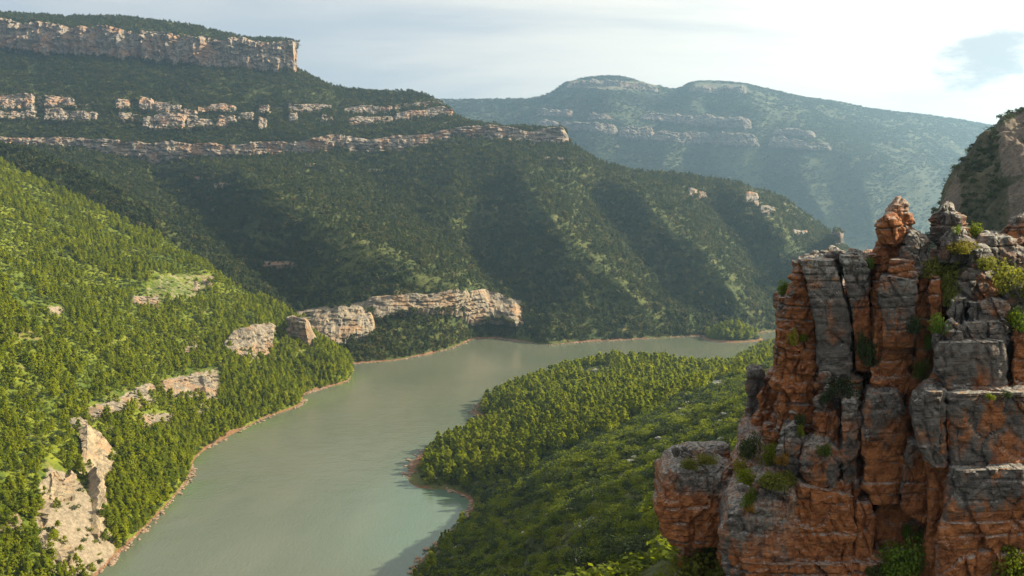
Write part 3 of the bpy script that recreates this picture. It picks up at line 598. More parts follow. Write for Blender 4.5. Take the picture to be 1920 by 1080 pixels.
def block(L, Rr, Y, th, o, name='rock_block', amp=1.0, ex=5.0, up=0.0, dome=0.15, yaw=0.0, res=0.095, tilt=0.0, round_=0.35, label=None, grow=3.5):
    """a rock lofted between its two side lines (photo px, top to bottom) at distance Y; o = orange share at the corners TL TR BL BR"""
    global _vo
    o = (o,) * 4 if np.isscalar(o) else (o if len(o) == 4 else (o[0], o[0], o[1], o[1]))
    L = [(x - grow, y) for x, y in L]; Rr = [(x + grow, y) for x, y in Rr]; L[-1] = (L[-1][0], L[-1][1] + 7); Rr[-1] = (Rr[-1][0], Rr[-1][1] + 7); ex = max(ex, 4.5) if name != 'boulder' else ex
    Lw, Rw = P(*np.array(L, float).T, Y), P(*np.array(Rr, float).T, Y + 0 * yaw)
    H = Lw[0, 2] - Lw[-1, 2]; wid = np.linalg.norm(Rw[0] - Lw[0]); nt = int(np.clip(H / res, 22, 150)); Lw, Rw = [np.stack([np.interp(np.linspace(0, 1, nt), np.linspace(0, 1, len(q)), q[:, k]) for k in range(3)], -1) for q in (poly3(Lw), poly3(Rw))]
    C = (Lw + Rw) / 2; A = (Rw - Lw) / 2; vd = C[:, :2] / np.linalg.norm(C[:, :2], axis=1)[:, None]
    ca, sa = math.cos(yaw), math.sin(yaw); vd = np.c_[vd[:, 0] * ca - vd[:, 1] * sa, vd[:, 0] * sa + vd[:, 1] * ca]
    Bv = np.c_[vd, np.zeros(nt)] * th / 2; C = C + Bv
    nf = int(np.clip(wid / res * 1.35, 40, 170)); nb = 18
    th_ = np.r_[np.linspace(math.pi * .98, 2.02 * math.pi, nf, endpoint=False), np.linspace(2.02 * math.pi, 2.98 * math.pi, nb, endpoint=False)]
    # even spacing along the superellipse front
    cs = np.sign(np.cos(th_)) * np.abs(np.cos(th_)) ** (2 / ex); sn = np.sign(np.sin(th_)) * np.abs(np.sin(th_)) ** (2 / ex)
    xf = np.linspace(-1, 1, nf); fr = np.r_[xf]; cs[:nf] = fr; sn[:nf] = -(np.maximum(1 - np.abs(fr) ** ex, 0)) ** (1 / ex)
    ncap = int(np.clip(min(wid, th) / res / 2.2, 8, 30)); rows = []; tt = []; rs = []
    caps = np.linspace(0.02, 1, ncap, endpoint=False)
    rr = [(0, q, (1 - q ** 2.5) * dome) for q in caps]
    body = [(k, 1.0, 0.0) for k in range(nt)]; bot = [(nt - 1, q, -(1 - q ** 3) * dome * .5) for q in caps[::-3]]
    V = []; N = []; O = []; UPF = []
    for k, q, dz in rr + body + bot:
        t_ = k / (nt - 1)
        edge = 1 - round_ * 0.10 * (math.exp(-(k * res / .35) ** 2) + math.exp(-((nt - 1 - k) * res / .35) ** 2))
        row = C[k] + q * edge * (cs[:, None] * A[k] + sn[:, None] * Bv[k]) + (0, 0, 1) * np.array(dz)
        row[:, 2] += tilt * sn * q * math.exp(-(t_ * 4) ** 2)
        nrm_ = np.sign(cs)[:, None] * np.abs(cs)[:, None] ** (ex - 1) * A[k] / (wid / 2 + 1e-6) + np.sign(sn)[:, None] * np.abs(sn)[:, None] ** (ex - 1) * np.r_[vd[k], 0]
        nrm_ /= np.linalg.norm(nrm_, axis=1)[:, None] + 1e-9
        upw = (1 - q) * 2 if q < 1 else 0; sgn = 1 if k == 0 else -1
        nrm_ = nrm_ * (1 - min(1, upw)) + np.array((0, 0, sgn)) * min(1, upw + (0.3 if q == 1 and k == 0 else 0)); 
        V.append(row); N.append(nrm_); sx_ = (cs + 1) / 2
        O.append((o[0] * (1 - sx_) + o[1] * sx_) * (1 - t_) + (o[2] * (1 - sx_) + o[3] * sx_) * t_)
        UPF.append(np.full(len(cs), (0.08 if q < 1 and k == 0 else 0) + up * math.exp(-(t_ / .25) ** 2)))
    V = carve(np.array(V), np.array(N), amp); Fc = gridf(V.shape[0], V.shape[1], True)
    Vl = V - np.array(CRAG.location)
    ob = mesh_obj(name, Vl, Fc[:, ::-1], M['rock'], CRAG, attrs={'orange': np.array(O) + .24, 'upface': np.array(UPF)}, smooth=False)
    if label: ob['label'] = label
    ROCKV.append(V.reshape(-1, 3)); ROCKF.append(Fc + _vo); _vo += V.shape[0] * V.shape[1]
    return ob

def poly3(q):
    d = np.r_[0, np.cumsum(np.linalg.norm(np.diff(q, axis=0), axis=1))]; s = np.linspace(0, d[-1], 40)
    return np.stack([np.interp(s, d, q[:, k]) for k in range(3)], -1)

BL = [
 # backing mass
 ([(1505, 540), (1470, 700), (1462, 900)], [(1960, 560), (1960, 1000)], 54.5, 9, (.5, .4), dict(res=.2)),
 ([(1400, 880), (1380, 1300)], [(1960, 880), (1960, 1300)], 51.5, 9, .8, dict(res=.2)),
 # left towers
 ([(1490, 494), (1489, 530), (1472, 562), (1460, 620), (1453, 700), (1450, 800)], [(1536, 494), (1535, 560), (1534, 650), (1532, 720), (1530, 805)], 50.6, 5, (.25, .35, .95, .9), dict(amp=1.3, ex=3.5)),
 ([(1499, 488), (1514, 530), (1528, 600), (1530, 704)], [(1566, 488), (1577, 520), (1591, 580), (1600, 640), (1597, 704)], 49.7, 4.5, (.05, 0, .1, 0), dict(amp=.6, ex=9, up=.8)),
 ([(1458, 560), (1455, 640), (1448, 720)], [(1490, 556), (1490, 640), (1488, 725)], 51.2, 4, (.3, .4), dict(amp=1.3, ex=3)),
 ([(1575, 480), (1579, 520), (1596, 580), (1604, 640), (1604, 690)], [(1621, 480), (1627, 500), (1630, 560), (1631, 690)], 50.0, 4.5, (0, 0, .55, .6), dict(amp=.7, ex=8, up=1.0)),
 ([(1612, 478), (1618, 560), (1622, 780)], [(1648, 480), (1652, 560), (1655, 780)], 52.2, 4, .7, {}),
 ([(1548, 473), (1546, 482)], [(1572, 473), (1576, 486)], 51.2, 1.2, 0, dict(up=1, ex=3, name='boulder')),
 # spire
 ([(1647, 440), (1641, 480), (1637, 520), (1634, 600)], [(1700, 445), (1706, 520), (1708, 600)], 50.4, 3.5, (.95, .6, .8, .7), dict(ex=3.5, amp=1.2)),
 ([(1672, 386), (1663, 398), (1664, 415), (1668, 442)], [(1703, 386), (1712, 402), (1713, 420), (1718, 446)], 50.0, 2.4, (.35, .2), dict(ex=2.6, amp=1.1, up=.6, dome=.4, name='boulder')),
 ([(1652, 415), (1644, 424), (1645, 436), (1652, 450)], [(1688, 412), (1700, 426), (1700, 440), (1692, 452)], 49.5, 2, (.75, .3), dict(ex=2.6, dome=.35, name='boulder')),
 ([(1696, 440), (1688, 462), (1688, 486), (1692, 508)], [(1732, 442), (1744, 462), (1746, 486), (1740, 508)], 49.2, 2.5, (.1, .1), dict(ex=2.7, amp=1.2, up=.6, dome=.4, name='boulder')),
 ([(1672, 488), (1666, 530)], [(1714, 490), (1724, 532)], 48.9, 2.5, (.3, .3), dict(amp=.9)),
 ([(1651, 517), (1648, 560), (1654, 645)], [(1720, 528), (1724, 570), (1716, 645)], 48.5, 3.5, (0, .05, .35, .4), dict(amp=.65, ex=7, up=.3)),
 ([(1637, 570), (1632, 640), (1634, 720), (1640, 808)], [(1719, 600), (1716, 660), (1706, 720), (1690, 805)], 49.1, 4.5, (.9, .5, .35, .3), dict(amp=.9)),
 ([(1722, 520), (1716, 600), (1712, 680), (1696, 745), (1690, 800)], [(1748, 515), (1747, 600), (1749, 700), (1745, 830)], 49.3, 4, (.65, .8, .6, .75), dict(amp=1.0, ex=3.5)),
 # crest boulders
 ([(1764, 394), (1750, 412), (1742, 444)], [(1786, 394), (1810, 405), (1826, 444)], 50.2, 4, (.2, .15), dict(ex=2.6, up=.9, dome=.5, amp=1.1, name='boulder')),
 ([(1770, 440), (1753, 458), (1750, 486)], [(1815, 438), (1832, 456), (1838, 488)], 48.6, 3.5, 0, dict(ex=2.6, up=.9, dome=.4, amp=1.1, name='boulder')),
 ([(1822, 443), (1826, 486)], [(1915, 446), (1945, 486)], 49.6, 4, .1, dict(ex=3, up=.9, dome=.3, amp=1.2, name='boulder')),
 ([(1900, 410), (1882, 428), (1874, 450)], [(1945, 400), (1960, 450)], 50.4, 4, .2, dict(ex=2.6, up=.9, dome=.4, amp=1.1, name='boulder')),
 ([(1812, 470), (1806, 496)], [(1850, 468), (1862, 496)], 48.0, 2, 0, dict(ex=2.7, up=.9, dome=.3, name='boulder')),
 ([(1742, 470), (1744, 560), (1746, 650)], [(1960, 470), (1960, 650)], 50.0, 5, (.35, .2, .6, .2), dict(up=.7, amp=1.2)),
 ([(1742, 516), (1738, 560), (1742, 605)], [(1766, 520), (1770, 560), (1772, 610)], 48.2, 2.5, (.85, .8), dict(ex=3)),
 ([(1800, 500), (1786, 530), (1788, 560)], [(1850, 505), (1868, 530), (1870, 565)], 47.9, 3, .1, dict(ex=2.8, up=.7, amp=1.3)),
 ([(1780, 562), (1778, 600), (1782, 640)], [(1812, 560), (1816, 600), (1816, 640)], 47.4, 2.5, .1, dict(ex=3, up=.5)),
 ([(1815, 568), (1808, 590), (1812, 610)], [(1886, 566), (1894, 590), (1890, 612)], 47.0, 3, .1, dict(ex=3, up=.7)),
 ([(1806, 606), (1800, 625), (1802, 652)], [(1892, 604), (1900, 625), (1896, 655)], 46.5, 3, (.1, .25), dict(ex=4, up=.5)),
 ([(1772, 612), (1770, 624), (1774, 640)], [(1786, 610), (1792, 622), (1788, 640)], 46.4, 1.2, 0, dict(ex=2.4, up=.6, dome=.2, name='boulder')),
 ([(1752, 628), (1748, 652)], [(1772, 622), (1776, 654)], 46.6, 1.6, 0, dict(ex=2.6, up=.8, dome=.2, name='boulder')),
 ([(1776, 622), (1774, 645)], [(1802, 624), (1806, 646)], 46.2, 1.5, .2, dict(ex=2.6, dome=.2, name='boulder')),
 ([(1884, 540), (1886, 600)], [(1960, 540), (1960, 600)], 47.4, 3, .15, dict(ex=3, up=.5)),
 # big slabs
 ([(1756, 644), (1748, 660), (1748, 700), (1770, 724)], [(1886, 642), (1893, 680), (1890, 727)], 45.8, 4.5, (0, .02, .05, .05), dict(amp=.55, ex=7, up=.25, label='big smooth dark grey slab')),
 ([(1894, 615), (1893, 700), (1893, 745)], [(1970, 605), (1970, 745)], 46.4, 4, (.5, .6, .6, .6), {}),
 ([(1744, 700), (1740, 752)], [(1960, 722), (1960, 752)], 46.9, 4, .95, dict(ex=3)),
 ([(1732, 734), (1710, 755), (1705, 800), (1724, 850), (1744, 872)], [(1771, 736), (1773, 800), (1776, 872)], 45.0, 4, (0, 0, .15, .2), dict(amp=.7, ex=4)),
 ([(1774, 740), (1776, 800), (1779, 874)], [(1965, 735), (1965, 880)], 45.1, 4.5, (0, .25, .1, .75), dict(amp=.75, ex=8)),
 ([(1742, 862), (1750, 900)], [(1965, 860), (1965, 902)], 45.7, 4, .9, dict(ex=3.5)),
 ([(1766, 884), (1767, 940), (1764, 1000)], [(1965, 880), (1965, 1000)], 44.4, 4.5, (.1, .1, .45, .6), dict(amp=.9, ex=6)),
 ([(1756, 985), (1752, 1090), (1748, 1250)], [(1975, 980), (1975, 1250)], 44.1, 5, (.8, .8, .95, .95), dict(amp=1.0)),
 ([(1728, 866), (1738, 900), (1738, 980), (1728, 1080), (1720, 1250)], [(1790, 868), (1790, 960), (1790, 1250)], 46.2, 4, 1.1, dict(amp=.7, ex=3.5)),
 # middle columns
 ([(1528, 704), (1526, 790)], [(1606, 704), (1612, 775)], 50.2, 3, (.4, .3), dict(amp=1.4, ex=3, up=.3)),
 ([(1530, 775), (1526, 850)], [(1576, 770), (1575, 860)], 49.2, 3, (.35, .6), dict(amp=1.0)),
 ([(1578, 758), (1574, 800), (1574, 850), (1580, 908)], [(1610, 752), (1615, 800), (1614, 860), (1612, 912)], 48.3, 3, (0, 0, .35, .4), dict(amp=1.0, ex=3, up=.7, dome=.4)),
 ([(1624, 742), (1614, 780), (1612, 850), (1616, 910), (1630, 940)], [(1680, 738), (1699, 780), (1702, 850), (1698, 905), (1684, 940)], 47.8, 3.6, (.02, .1, .75, 1.0), dict(amp=.8, ex=3.2, up=.3, label='rounded hanging block, grey above and orange below')),
 ([(1703, 832), (1690, 868), (1684, 920), (1690, 952)], [(1740, 840), (1750, 900), (1748, 985)], 47.3, 3.2, (.1, .5, .3, 1.0), dict(amp=.8, ex=3)),
 ([(1508, 838), (1502, 870), (1505, 908)], [(1556, 832), (1578, 860), (1574, 908)], 48.0, 3, (.05, .15, .45, .35), dict(amp=1.0, ex=4, up=.6)),
 ([(1464, 806), (1460, 850), (1460, 912)], [(1500, 796), (1504, 850), (1504, 912)], 48.8, 3, (.05, .1), dict(amp=1.1, ex=3.5, up=.7)),
 ([(1545, 905), (1548, 945)], [(1614, 905), (1618, 945)], 48.3, 3, .95, dict(ex=3)),
 # orange gully and small tower beside it
 ([(1458, 690), (1448, 760), (1425, 850)], [(1536, 690), (1536, 870)], 51.8, 5, (.9, .95, .8, .9), dict(amp=1.3)),
 ([(1430, 715), (1412, 790), (1400, 880)], [(1475, 700), (1475, 890)], 53.2, 4, (.8, .9), dict(amp=1.4)),
 ([(1403, 694), (1396, 724), (1400, 757)], [(1428, 692), (1442, 722), (1440, 760)], 54, 2, (.05, .05), dict(ex=3, up=.5, amp=.8)),
 ([(1402, 756), (1398, 772), (1402, 786)], [(1440, 757), (1446, 772), (1442, 788)], 53.9, 2, .05, dict(ex=3, amp=.8)),
 ([(1400, 784), (1396, 860)], [(1450, 786), (1452, 870)], 54.5, 3, (.9, .6), dict(ex=3)),
 ([(1378, 840), (1372, 960)], [(1515, 836), (1515, 960)], 50.6, 4, (.4, .5), dict(amp=1.3, ex=3, up=.5, tilt=1.2)),
 # lower wall
 ([(1396, 925), (1362, 944), (1352, 980), (1352, 1030), (1362, 1090), (1375, 1250)], [(1500, 908), (1502, 1000), (1510, 1250)], 47.3, 5, (.15, .35, .2, .5), dict(amp=1.0, ex=4, up=.6, tilt=.8)),
 ([(1488, 908), (1490, 1000), (1500, 1250)], [(1604, 938), (1602, 1020), (1598, 1250)], 47.5, 5, (.6, .95, .6, .95), dict(amp=1.0, ex=5)),
 ([(1602, 945), (1602, 1020), (1590, 1250)], [(1636, 945), (1634, 1010), (1625, 1250)], 47.8, 4, 1.0, dict(amp=.8, ex=4)),
 ([(1640, 915), (1638, 1010), (1626, 1250)], [(1752, 915), (1752, 1250)], 49.0, 4, 1.0, dict(amp=.8)),
 ([(1380, 1060), (1370, 1250)], [(1760, 1062), (1760, 1250)], 46.9, 5, (.5, .9), dict(amp=1.3, ex=5)),
 # jutting block
 ([(1258, 876), (1236, 890), (1230, 912), (1228, 945), (1226, 962), (1240, 1000), (1256, 1016)], [(1368, 872), (1374, 900), (1368, 950), (1352, 1024)], 51.5, 5.5, (.25, .0, .85, .7), dict(amp=1.0, ex=4, up=.9, tilt=.1, label='jutting block with a rubble top, grey face streaked orange')),
 ([(1358, 880), (1350, 960), (1346, 1060)], [(1400, 880), (1400, 1060)], 51.2, 4, (.3, .5), dict(amp=1.2)),
 ([(1280, 1010), (1268, 1080), (1250, 1250)], [(1350, 1010), (1366, 1250)], 53, 4, (.4, .2), dict(amp=1.2)),
]
for L_, R_, Y_, th_, o_, kw in BL: block(L_, R_, Y_, th_, o_, **kw)
# loose rubble on the jutting block and ledges
def rubble(n, px0, px1, py0, py1, Y, s0, s1, o=0.1):
    for k in range(n):
        x = random.uniform(px0, px1); y = random.uniform(py0, py1); r = random.uniform(s0, s1) * F / Y; q = random.uniform(.5, .8)
        block([(x - r * .7, y - r * q), (x - r, y), (x - r * .8, y + r * q)], [(x + r * .6, y - r * q), (x + r, y), (x + r * .8, y + r * q)], Y + random.uniform(-.8, .8), r * 1.8 * Y / F, o, name='boulder', ex=2.4, up=.9, dome=.08, res=.06, amp=.6)
rubble(22, 1262, 1358, 842, 878, 53.5, .12, .42); rubble(12, 1390, 1490, 905, 945, 48, .12, .4); rubble(10, 1450, 1500, 760, 840, 50.8, .1, .35, .6); rubble(8, 1535, 1600, 705, 760, 49.4, .15, .4); rubble(8, 1500, 1625, 476, 486, 51, .08, .22)
rv = np.concatenate(ROCKV); rf = np.concatenate(ROCKF)
ROCKBVH = BVHTree.FromPolygons(rv.tolist(), rf.tolist())
print('crag', time.time() - T0, len(rv))

# ---------------------------------------------------------------- plants
def cards(C, size, r_, up=0.35, tri=True, asp=0.55, out=None):
    """leaf sprays: one kinked pair of triangles per centre"""
    n = len(C); d = r_.normal(size=(n, 3))
    nn = d * .45 + (out if out is not None else 0) ; nn[:, 2] += up; nn /= np.linalg.norm(nn, axis=1)[:, None]
    s = np.cross(nn, r_.normal(size=(n, 3))); s /= np.linalg.norm(s, axis=1)[:, None] + 1e-9
    d = np.cross(s, nn); sz = (size * r_.uniform(.6, 1.3, n))[:, None]
    a = C - d * sz * .5; b = C + s * sz * asp + nn * sz * -.15; c = C + d * sz * .6; e = C - s * sz * asp + nn * sz * .15
    V = np.stack([a, b, c, e], 1).reshape(-1, 3); i = np.arange(n)[:, None] * 4
    return V, i + np.array([0, 1, 2, 3])

def tube(pts, rad, k=5):
    pts = np.asarray(pts, float); V = []; a = np.linspace(0, 2 * math.pi, k, endpoint=False)
    for p_, r in zip(pts, rad): V.append(p_ + r * np.c_[np.cos(a), np.sin(a), 0 * a])
    return np.concatenate(V), gridf(len(pts), k, True)

def join(parts):
    V = []; Fc = []; o = 0
    for v, f in parts: V.append(v); Fc.append(f + o); o += len(v)
    return np.concatenate(V), np.concatenate(Fc)

def pine_crown(seed, n, size, wide=.27, tall=1.0):
    r_ = np.random.default_rng(seed); nc = 16 + seed % 5
    t = np.sort(r_.uniform(0, 1, nc)) ** 0.9; z = .17 + .80 * t; rad = wide * np.minimum(1, (1 - t) ** .72 * 1.08 + .05) * (1 - np.exp(-(t + .05) * 9))
    an = np.arange(nc) * 2.4 + r_.uniform(-.6, .6, nc); q = rad * r_.uniform(.45, 1.0, nc)
    cc = np.c_[q * np.cos(an), q * np.sin(an), z]; cc = np.r_[cc, [[0, 0, .93], [0, 0, .8], [0, 0, .6]]]; rad = np.r_[rad, .05, .08, .12]
    k = r_.integers(0, len(cc), n); sg = np.maximum(.035, rad[k] * .42)[:, None]
    off = r_.normal(size=(n, 3)); off /= np.linalg.norm(off, axis=1)[:, None]; off *= r_.uniform(.5, 1.1, n)[:, None] ** .5
    C = cc[k] + off * sg * (1, 1, .75) * 1.5
    return cards(C, size, r_, .5, out=off) + (cc,)

def pine_trunk(seed, cc):
    r_ = np.random.default_rng(seed + 99); parts = [tube([(0, 0, -.05), (.01, 0, .15), (-.01, .01, .45), (0, 0, .9)], (.026, .02, .014, .003))]
    for c in cc[::3]: parts.append(tube([(0, 0, max(.1, c[2] - .12)), tuple(c * (.6, .6, 1) - (0, 0, .04)), tuple(c)], (.009, .006, .002), 4))
    return join(parts)

PROTO = bpy.data.collections.new('plant_shapes')
def raw_mesh(name, V, Fc, mats, mi=None):
    o = mesh_obj(name, V, Fc, mats[0], smooth=False); me = o.data; COL.objects.unlink(o); bpy.data.objects.remove(o)
    for m_ in mats[1:]: me.materials.append(m_)
    if mi is not None: me.polygons.foreach_set('material_index', np.asarray(mi, np.int32))
    return me

def proto_coll(name, meshes):
    c = bpy.data.collections.new(name)
    for k, me in enumerate(meshes):
        o = bpy.data.objects.new('%s_%02d' % (name, k), me); c.objects.link(o)
    return c

def pine_joined(seed, n, size, leafmat, wide):
    V, Fc, cc = pine_crown(seed, n, size, wide); v2, f2 = pine_trunk(seed, cc); VV, FF = join([(V, Fc), (v2, f2)])
    return raw_mesh('pine_shape', VV, FF, [leafmat, M['bark']], np.r_[np.zeros(len(Fc)), np.ones(len(f2))])

def shrub_mesh(seed, n, size, mat, lobes=7, flat=.75, tall=1.0):
    r_ = np.random.default_rng(seed); an = r_.uniform(0, 6.28, lobes); q = r_.uniform(.1, .62, lobes)
    cc = np.c_[q * np.cos(an), q * np.sin(an), r_.uniform(.18, .62, lobes) * flat * tall]; rr_ = r_.uniform(.26, .46, lobes); k = r_.integers(0, lobes, n)
    off = r_.normal(size=(n, 3)); off /= np.linalg.norm(off, axis=1)[:, None]; rad = r_.uniform(.45, 1.08, n) ** .6
    C = cc[k] + off * (rad * rr_[k])[:, None]; C[:, 2] = np.maximum(C[:, 2], .02)
    V, Fc = cards(C, size, r_, .5, out=off)
    stems = [tube([(0, 0, -.1), tuple(c * .5), tuple(c)], (.035, .022, .008), 4) for c in cc]
    v2, f2 = join(stems); VV, FF = join([(V, Fc), (v2, f2)])
    return raw_mesh('shrub_shape', VV, FF, [mat, M['bark']], np.r_[np.zeros(len(Fc)), np.ones(len(f2))])

def scatter(sh, n, cond, cell=None, key=0):
    S = SHEETS[sh]; V = S['V']; a, b, c, d = V[:-1, :-1], V[:-1, 1:], V[1:, 1:], V[1:, :-1]
    ar = np.linalg.norm(np.cross(c - a, d - b), axis=-1) * .5; ar = ar * (V[:-1, :-1, 2] > -0.2) * (S['vv'][:-1, :-1] < 1.005) * (S['vv'][:-1, :-1] >= 0); ctr = (a + b + c + d) / 4; px, py, dd = proj(ctr)
    vis = (px > -60) & (px < 1980) & (py > -30) & (py < 1180) & (dd > 5); ar = ar * vis
    r_ = np.random.default_rng(100 + key); pr = (ar / ar.sum()).ravel(); k = r_.choice(len(pr), n, p=pr); i, j = np.unravel_index(k, ar.shape)
    u, v = r_.random(n)[:, None], r_.random(n)[:, None]
    p_ = a[i, j] * (1 - u) * (1 - v) + b[i, j] * u * (1 - v) + c[i, j] * u * v + d[i, j] * (1 - u) * v
    bare = S['bare'][i, j]; px, py, _ = proj(p_)
    keep = cond(p_, px, py, bare, r_) & (p_[:, 2] > 1.2); return p_[keep], ar.sum()

def thin(p_, rad):                            # keep plants from growing inside one another
    cell = np.floor(p_[:, :2] / rad).astype(np.int64); _, idx = np.unique(cell[:, 0] * 1000003 + cell[:, 1], return_index=True); return p_[np.sort(idx)]

def nodes_for(coll):
    ng = bpy.data.node_groups.new('spread_plants', 'GeometryNodeTree'); ng.interface.new_socket('Geometry', in_out='INPUT', socket_type='NodeSocketGeometry'); ng.interface.new_socket('Geometry', in_out='OUTPUT', socket_type='NodeSocketGeometry')
    n = ng.nodes; l = ng.links; gi = n.new('NodeGroupInput'); go = n.new('NodeGroupOutput'); ip = n.new('GeometryNodeInstanceOnPoints'); ci = n.new('GeometryNodeCollectionInfo')
    ci.inputs['Collection'].default_value = coll; ci.inputs['Separate Children'].default_value = True; ci.inputs['Reset Children'].default_value = True
    ip.inputs['Pick Instance'].default_value = True
    def na(nm, typ):
        a = n.new('GeometryNodeInputNamedAttribute'); a.data_type = typ; a.inputs['Name'].default_value = nm; return a.outputs[0]
    l.new(gi.outputs[0], ip.inputs['Points']); l.new(ci.outputs[0], ip.inputs['Instance']); l.new(na('kind_index', 'INT'), ip.inputs['Instance Index'])
    cx = n.new('ShaderNodeCombineXYZ'); l.new(na('turn', 'FLOAT'), cx.inputs[2]); l.new(cx.outputs[0], ip.inputs['Rotation'])
    l.new(na('size3', 'FLOAT_VECTOR'), ip.inputs['Scale']); l.new(ip.outputs[0], go.inputs[0]); return ng

def mass(name, pts, h, coll, wr=(.85, 1.25), seed=0, parent=None):
    wr = (wr[0] * .85, wr[1] * 1.12); r_ = np.random.default_rng(seed); n = len(pts); me = bpy.data.meshes.new(name); me.vertices.add(n); me.vertices.foreach_set('co', np.asarray(pts, np.float32).ravel())
    a = me.attributes.new('turn', 'FLOAT', 'POINT'); a.data.foreach_set('value', r_.uniform(0, 6.28, n).astype(np.float32))
    a = me.attributes.new('kind_index', 'INT', 'POINT'); a.data.foreach_set('value', r_.integers(0, len(coll.objects), n).astype(np.int32))
    w_ = h * r_.uniform(*wr, n); a = me.attributes.new('size3', 'FLOAT_VECTOR', 'POINT'); a.data.foreach_set('vector', np.c_[w_, w_, h].astype(np.float32).ravel())
    o = link(name, me, parent, kind='stuff'); md = o.modifiers.new('spread', 'NODES'); md.node_group = nodes_for(coll); return o

PN = proto_coll('pine_shape', [pine_joined(k, 230, .115, M['pine'], .24 + .035 * (k % 4)) for k in range(7)])
OK_ = [shrub_mesh(k + 90, 70, .24, M['oak'], 6, 1.0) for k in range(2)]
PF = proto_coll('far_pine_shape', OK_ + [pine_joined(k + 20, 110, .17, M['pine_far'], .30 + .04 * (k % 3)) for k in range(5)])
UN = proto_coll('undergrowth_shape', [shrub_mesh(k + 130, 60, .26, M['oak' if k % 2 else 'pine_far'], 5, .9) for k in range(4)])
SB_ = proto_coll('shrub_shape', [shrub_mesh(k, 150, .16, M['shrub' if k < 3 else 'shrub_dark']) for k in range(5)])
SD = proto_coll('dark_shrub_shape', [shrub_mesh(k + 170, 150, .16, M['shrub_dark']) for k in range(4)])
SF = proto_coll('far_shrub_shape', [shrub_mesh(k + 30, 60, .26, M['leaf_distant']) for k in range(4)])

def dens(p_, L, lo, hi, k=0): return sstep(lo, hi, fbm(p_ * (1 / L, 1 / L, 0) + k, 3))
# sunny slope: denser towards the water and in the hollows
def c_a(p_, px, py, bare, r_):
    low = np.clip(1 - p_[:, 2] / 130, 0, 1); return (r_.random(len(p_)) < np.clip(.06 + .94 * dens(p_, 48, -.12, .16) + .45 * low, 0, 1)) & (bare < .35)
pa, _ = scatter('near_hillside', 15000, c_a, key=1); shz, _ = scatter('near_hillside', 50000, lambda p_, px, py, bare, r_: (p_[:, 2] < 24) & (bare < .4) & (r_.random(len(p_)) < .8), key=41); pa = np.concatenate([pa, thin(shz, 4.4)]); pa = thin(pa, 3.1)
sa_, _ = scatter('near_hillside', 22000, lambda p_, px, py, bare, r_: (bare < .45) | (r_.random(len(p_)) < .12), key=2); sa_ = thin(np.concatenate([sa_, shz]), 2.0)
p2, _ = scatter('shoulder_hillside', 5200, lambda p_, px, py, bare, r_: r_.random(len(p_)) < .3 + .7 * dens(p_, 60, -.3, .2), key=3); p2 = thin(p2, 3.8)
def c_b(p_, px, py, bare, r_):
    ridge = np.min([pdist(px, py, q[0]) / (q[2] * .35) for q in SPURS], axis=0); thinr = .35 + .65 * sstep(.2, 1.3, ridge)
    return (r_.random(len(p_)) < thinr * np.clip(.35 + .65 * dens(p_, 90, -.35, .2, 3) + .6 * (p_[:, 2] < 45), 0, 1)) & (bare < .5)
pb, _ = scatter('wooded_flank', 46000, c_b, key=4); pb = thin(pb, 4.2)
pu, _ = scatter('upper_slope', 26000, lambda p_, px, py, bare, r_: (r_.random(len(p_)) < .25 + .75 * dens(p_, 80, -.3, .25, 5)) & (bare < .55), key=5); pu = thin(pu, 4.0)
pm_, _ = scatter('mesa_top', 6000, lambda p_, px, py, bare, r_: r_.random(len(p_)) < .5, key=6); pm_ = thin(pm_, 4.5)
pd_, _ = scatter('far_mountain', 60000, lambda p_, px, py, bare, r_: (r_.random(len(p_)) < .2 + .8 * dens(p_, 300, -.25, .25, 6)) & (bare < .4), key=7); pd_ = thin(pd_, 7)
pe_, _ = scatter('crag_slope', 6000, lambda p_, px, py, bare, r_: (r_.random(len(p_)) < .1 + .9 * dens(p_, 14, -.05, .3, 8)) & (bare < .4), key=8); pe_ = thin(pe_, 1.6)
rh = lambda n, a, b, k: np.random.default_rng(k).uniform(0, 1, n) ** 1.3 * (b - a) + a
mass('hillside_shrubs', sa_, rh(len(sa_), 1.2, 3.2, 2), SB_, (1.0, 1.5), 2)
un, _ = scatter('wooded_flank', 42000, lambda p_, px, py, bare, r_: bare < .6, key=31); un = thin(un, 3.0); mass('flank_undergrowth', un, rh(len(un), 1.0, 3.2, 31), UN, (1.1, 1.9), 31)
u2_, _ = scatter('upper_slope', 26000, lambda p_, px, py, bare, r_: bare < .7, key=32); u2_ = thin(u2_, 3.0); mass('upper_undergrowth', u2_, rh(len(u2_), 1.0, 3.0, 32), UN, (1.1, 1.9), 32)
ft = []; fn = []                              # trees crowding the feet and rims of the rock faces
for foot, rim, par in FOOT:
    r_ = np.random.default_rng(len(foot) + int(abs(foot[0, 0]))); L_ = np.linalg.norm(foot[-1] - foot[0]); near_ = par == 'near_hillside'; n_ = int(L_ / (3.0 if near_ else 4.0)) + 2
    if par == 'far_mountain': continue
    for line, sc_ in ((foot, 1.0), (rim, .6)):
        k = r_.integers(0, len(line), int(n_ * sc_)); q = line[k] + r_.normal(0, 1.6, (len(k), 3)) * (1, 1, .6); keep = fbm(q * (.03, .03, 0) + 3, 2) > -.15; (fn if near_ else ft).append(q[keep])
ft = np.concatenate(ft); fn = np.concatenate(fn); mass('cliff_foot_trees', ft, rh(len(ft), 4, 10, 51), PF, (.9, 1.4), 51); mass('outcrop_shrubs', fn, rh(len(fn), 1.5, 6, 52), PN, (.9, 1.5), 52)
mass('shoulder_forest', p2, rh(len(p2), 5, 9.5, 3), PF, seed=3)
mass('flank_forest', pb, rh(len(pb), 4.5, 10.5, 4), PF, seed=4)
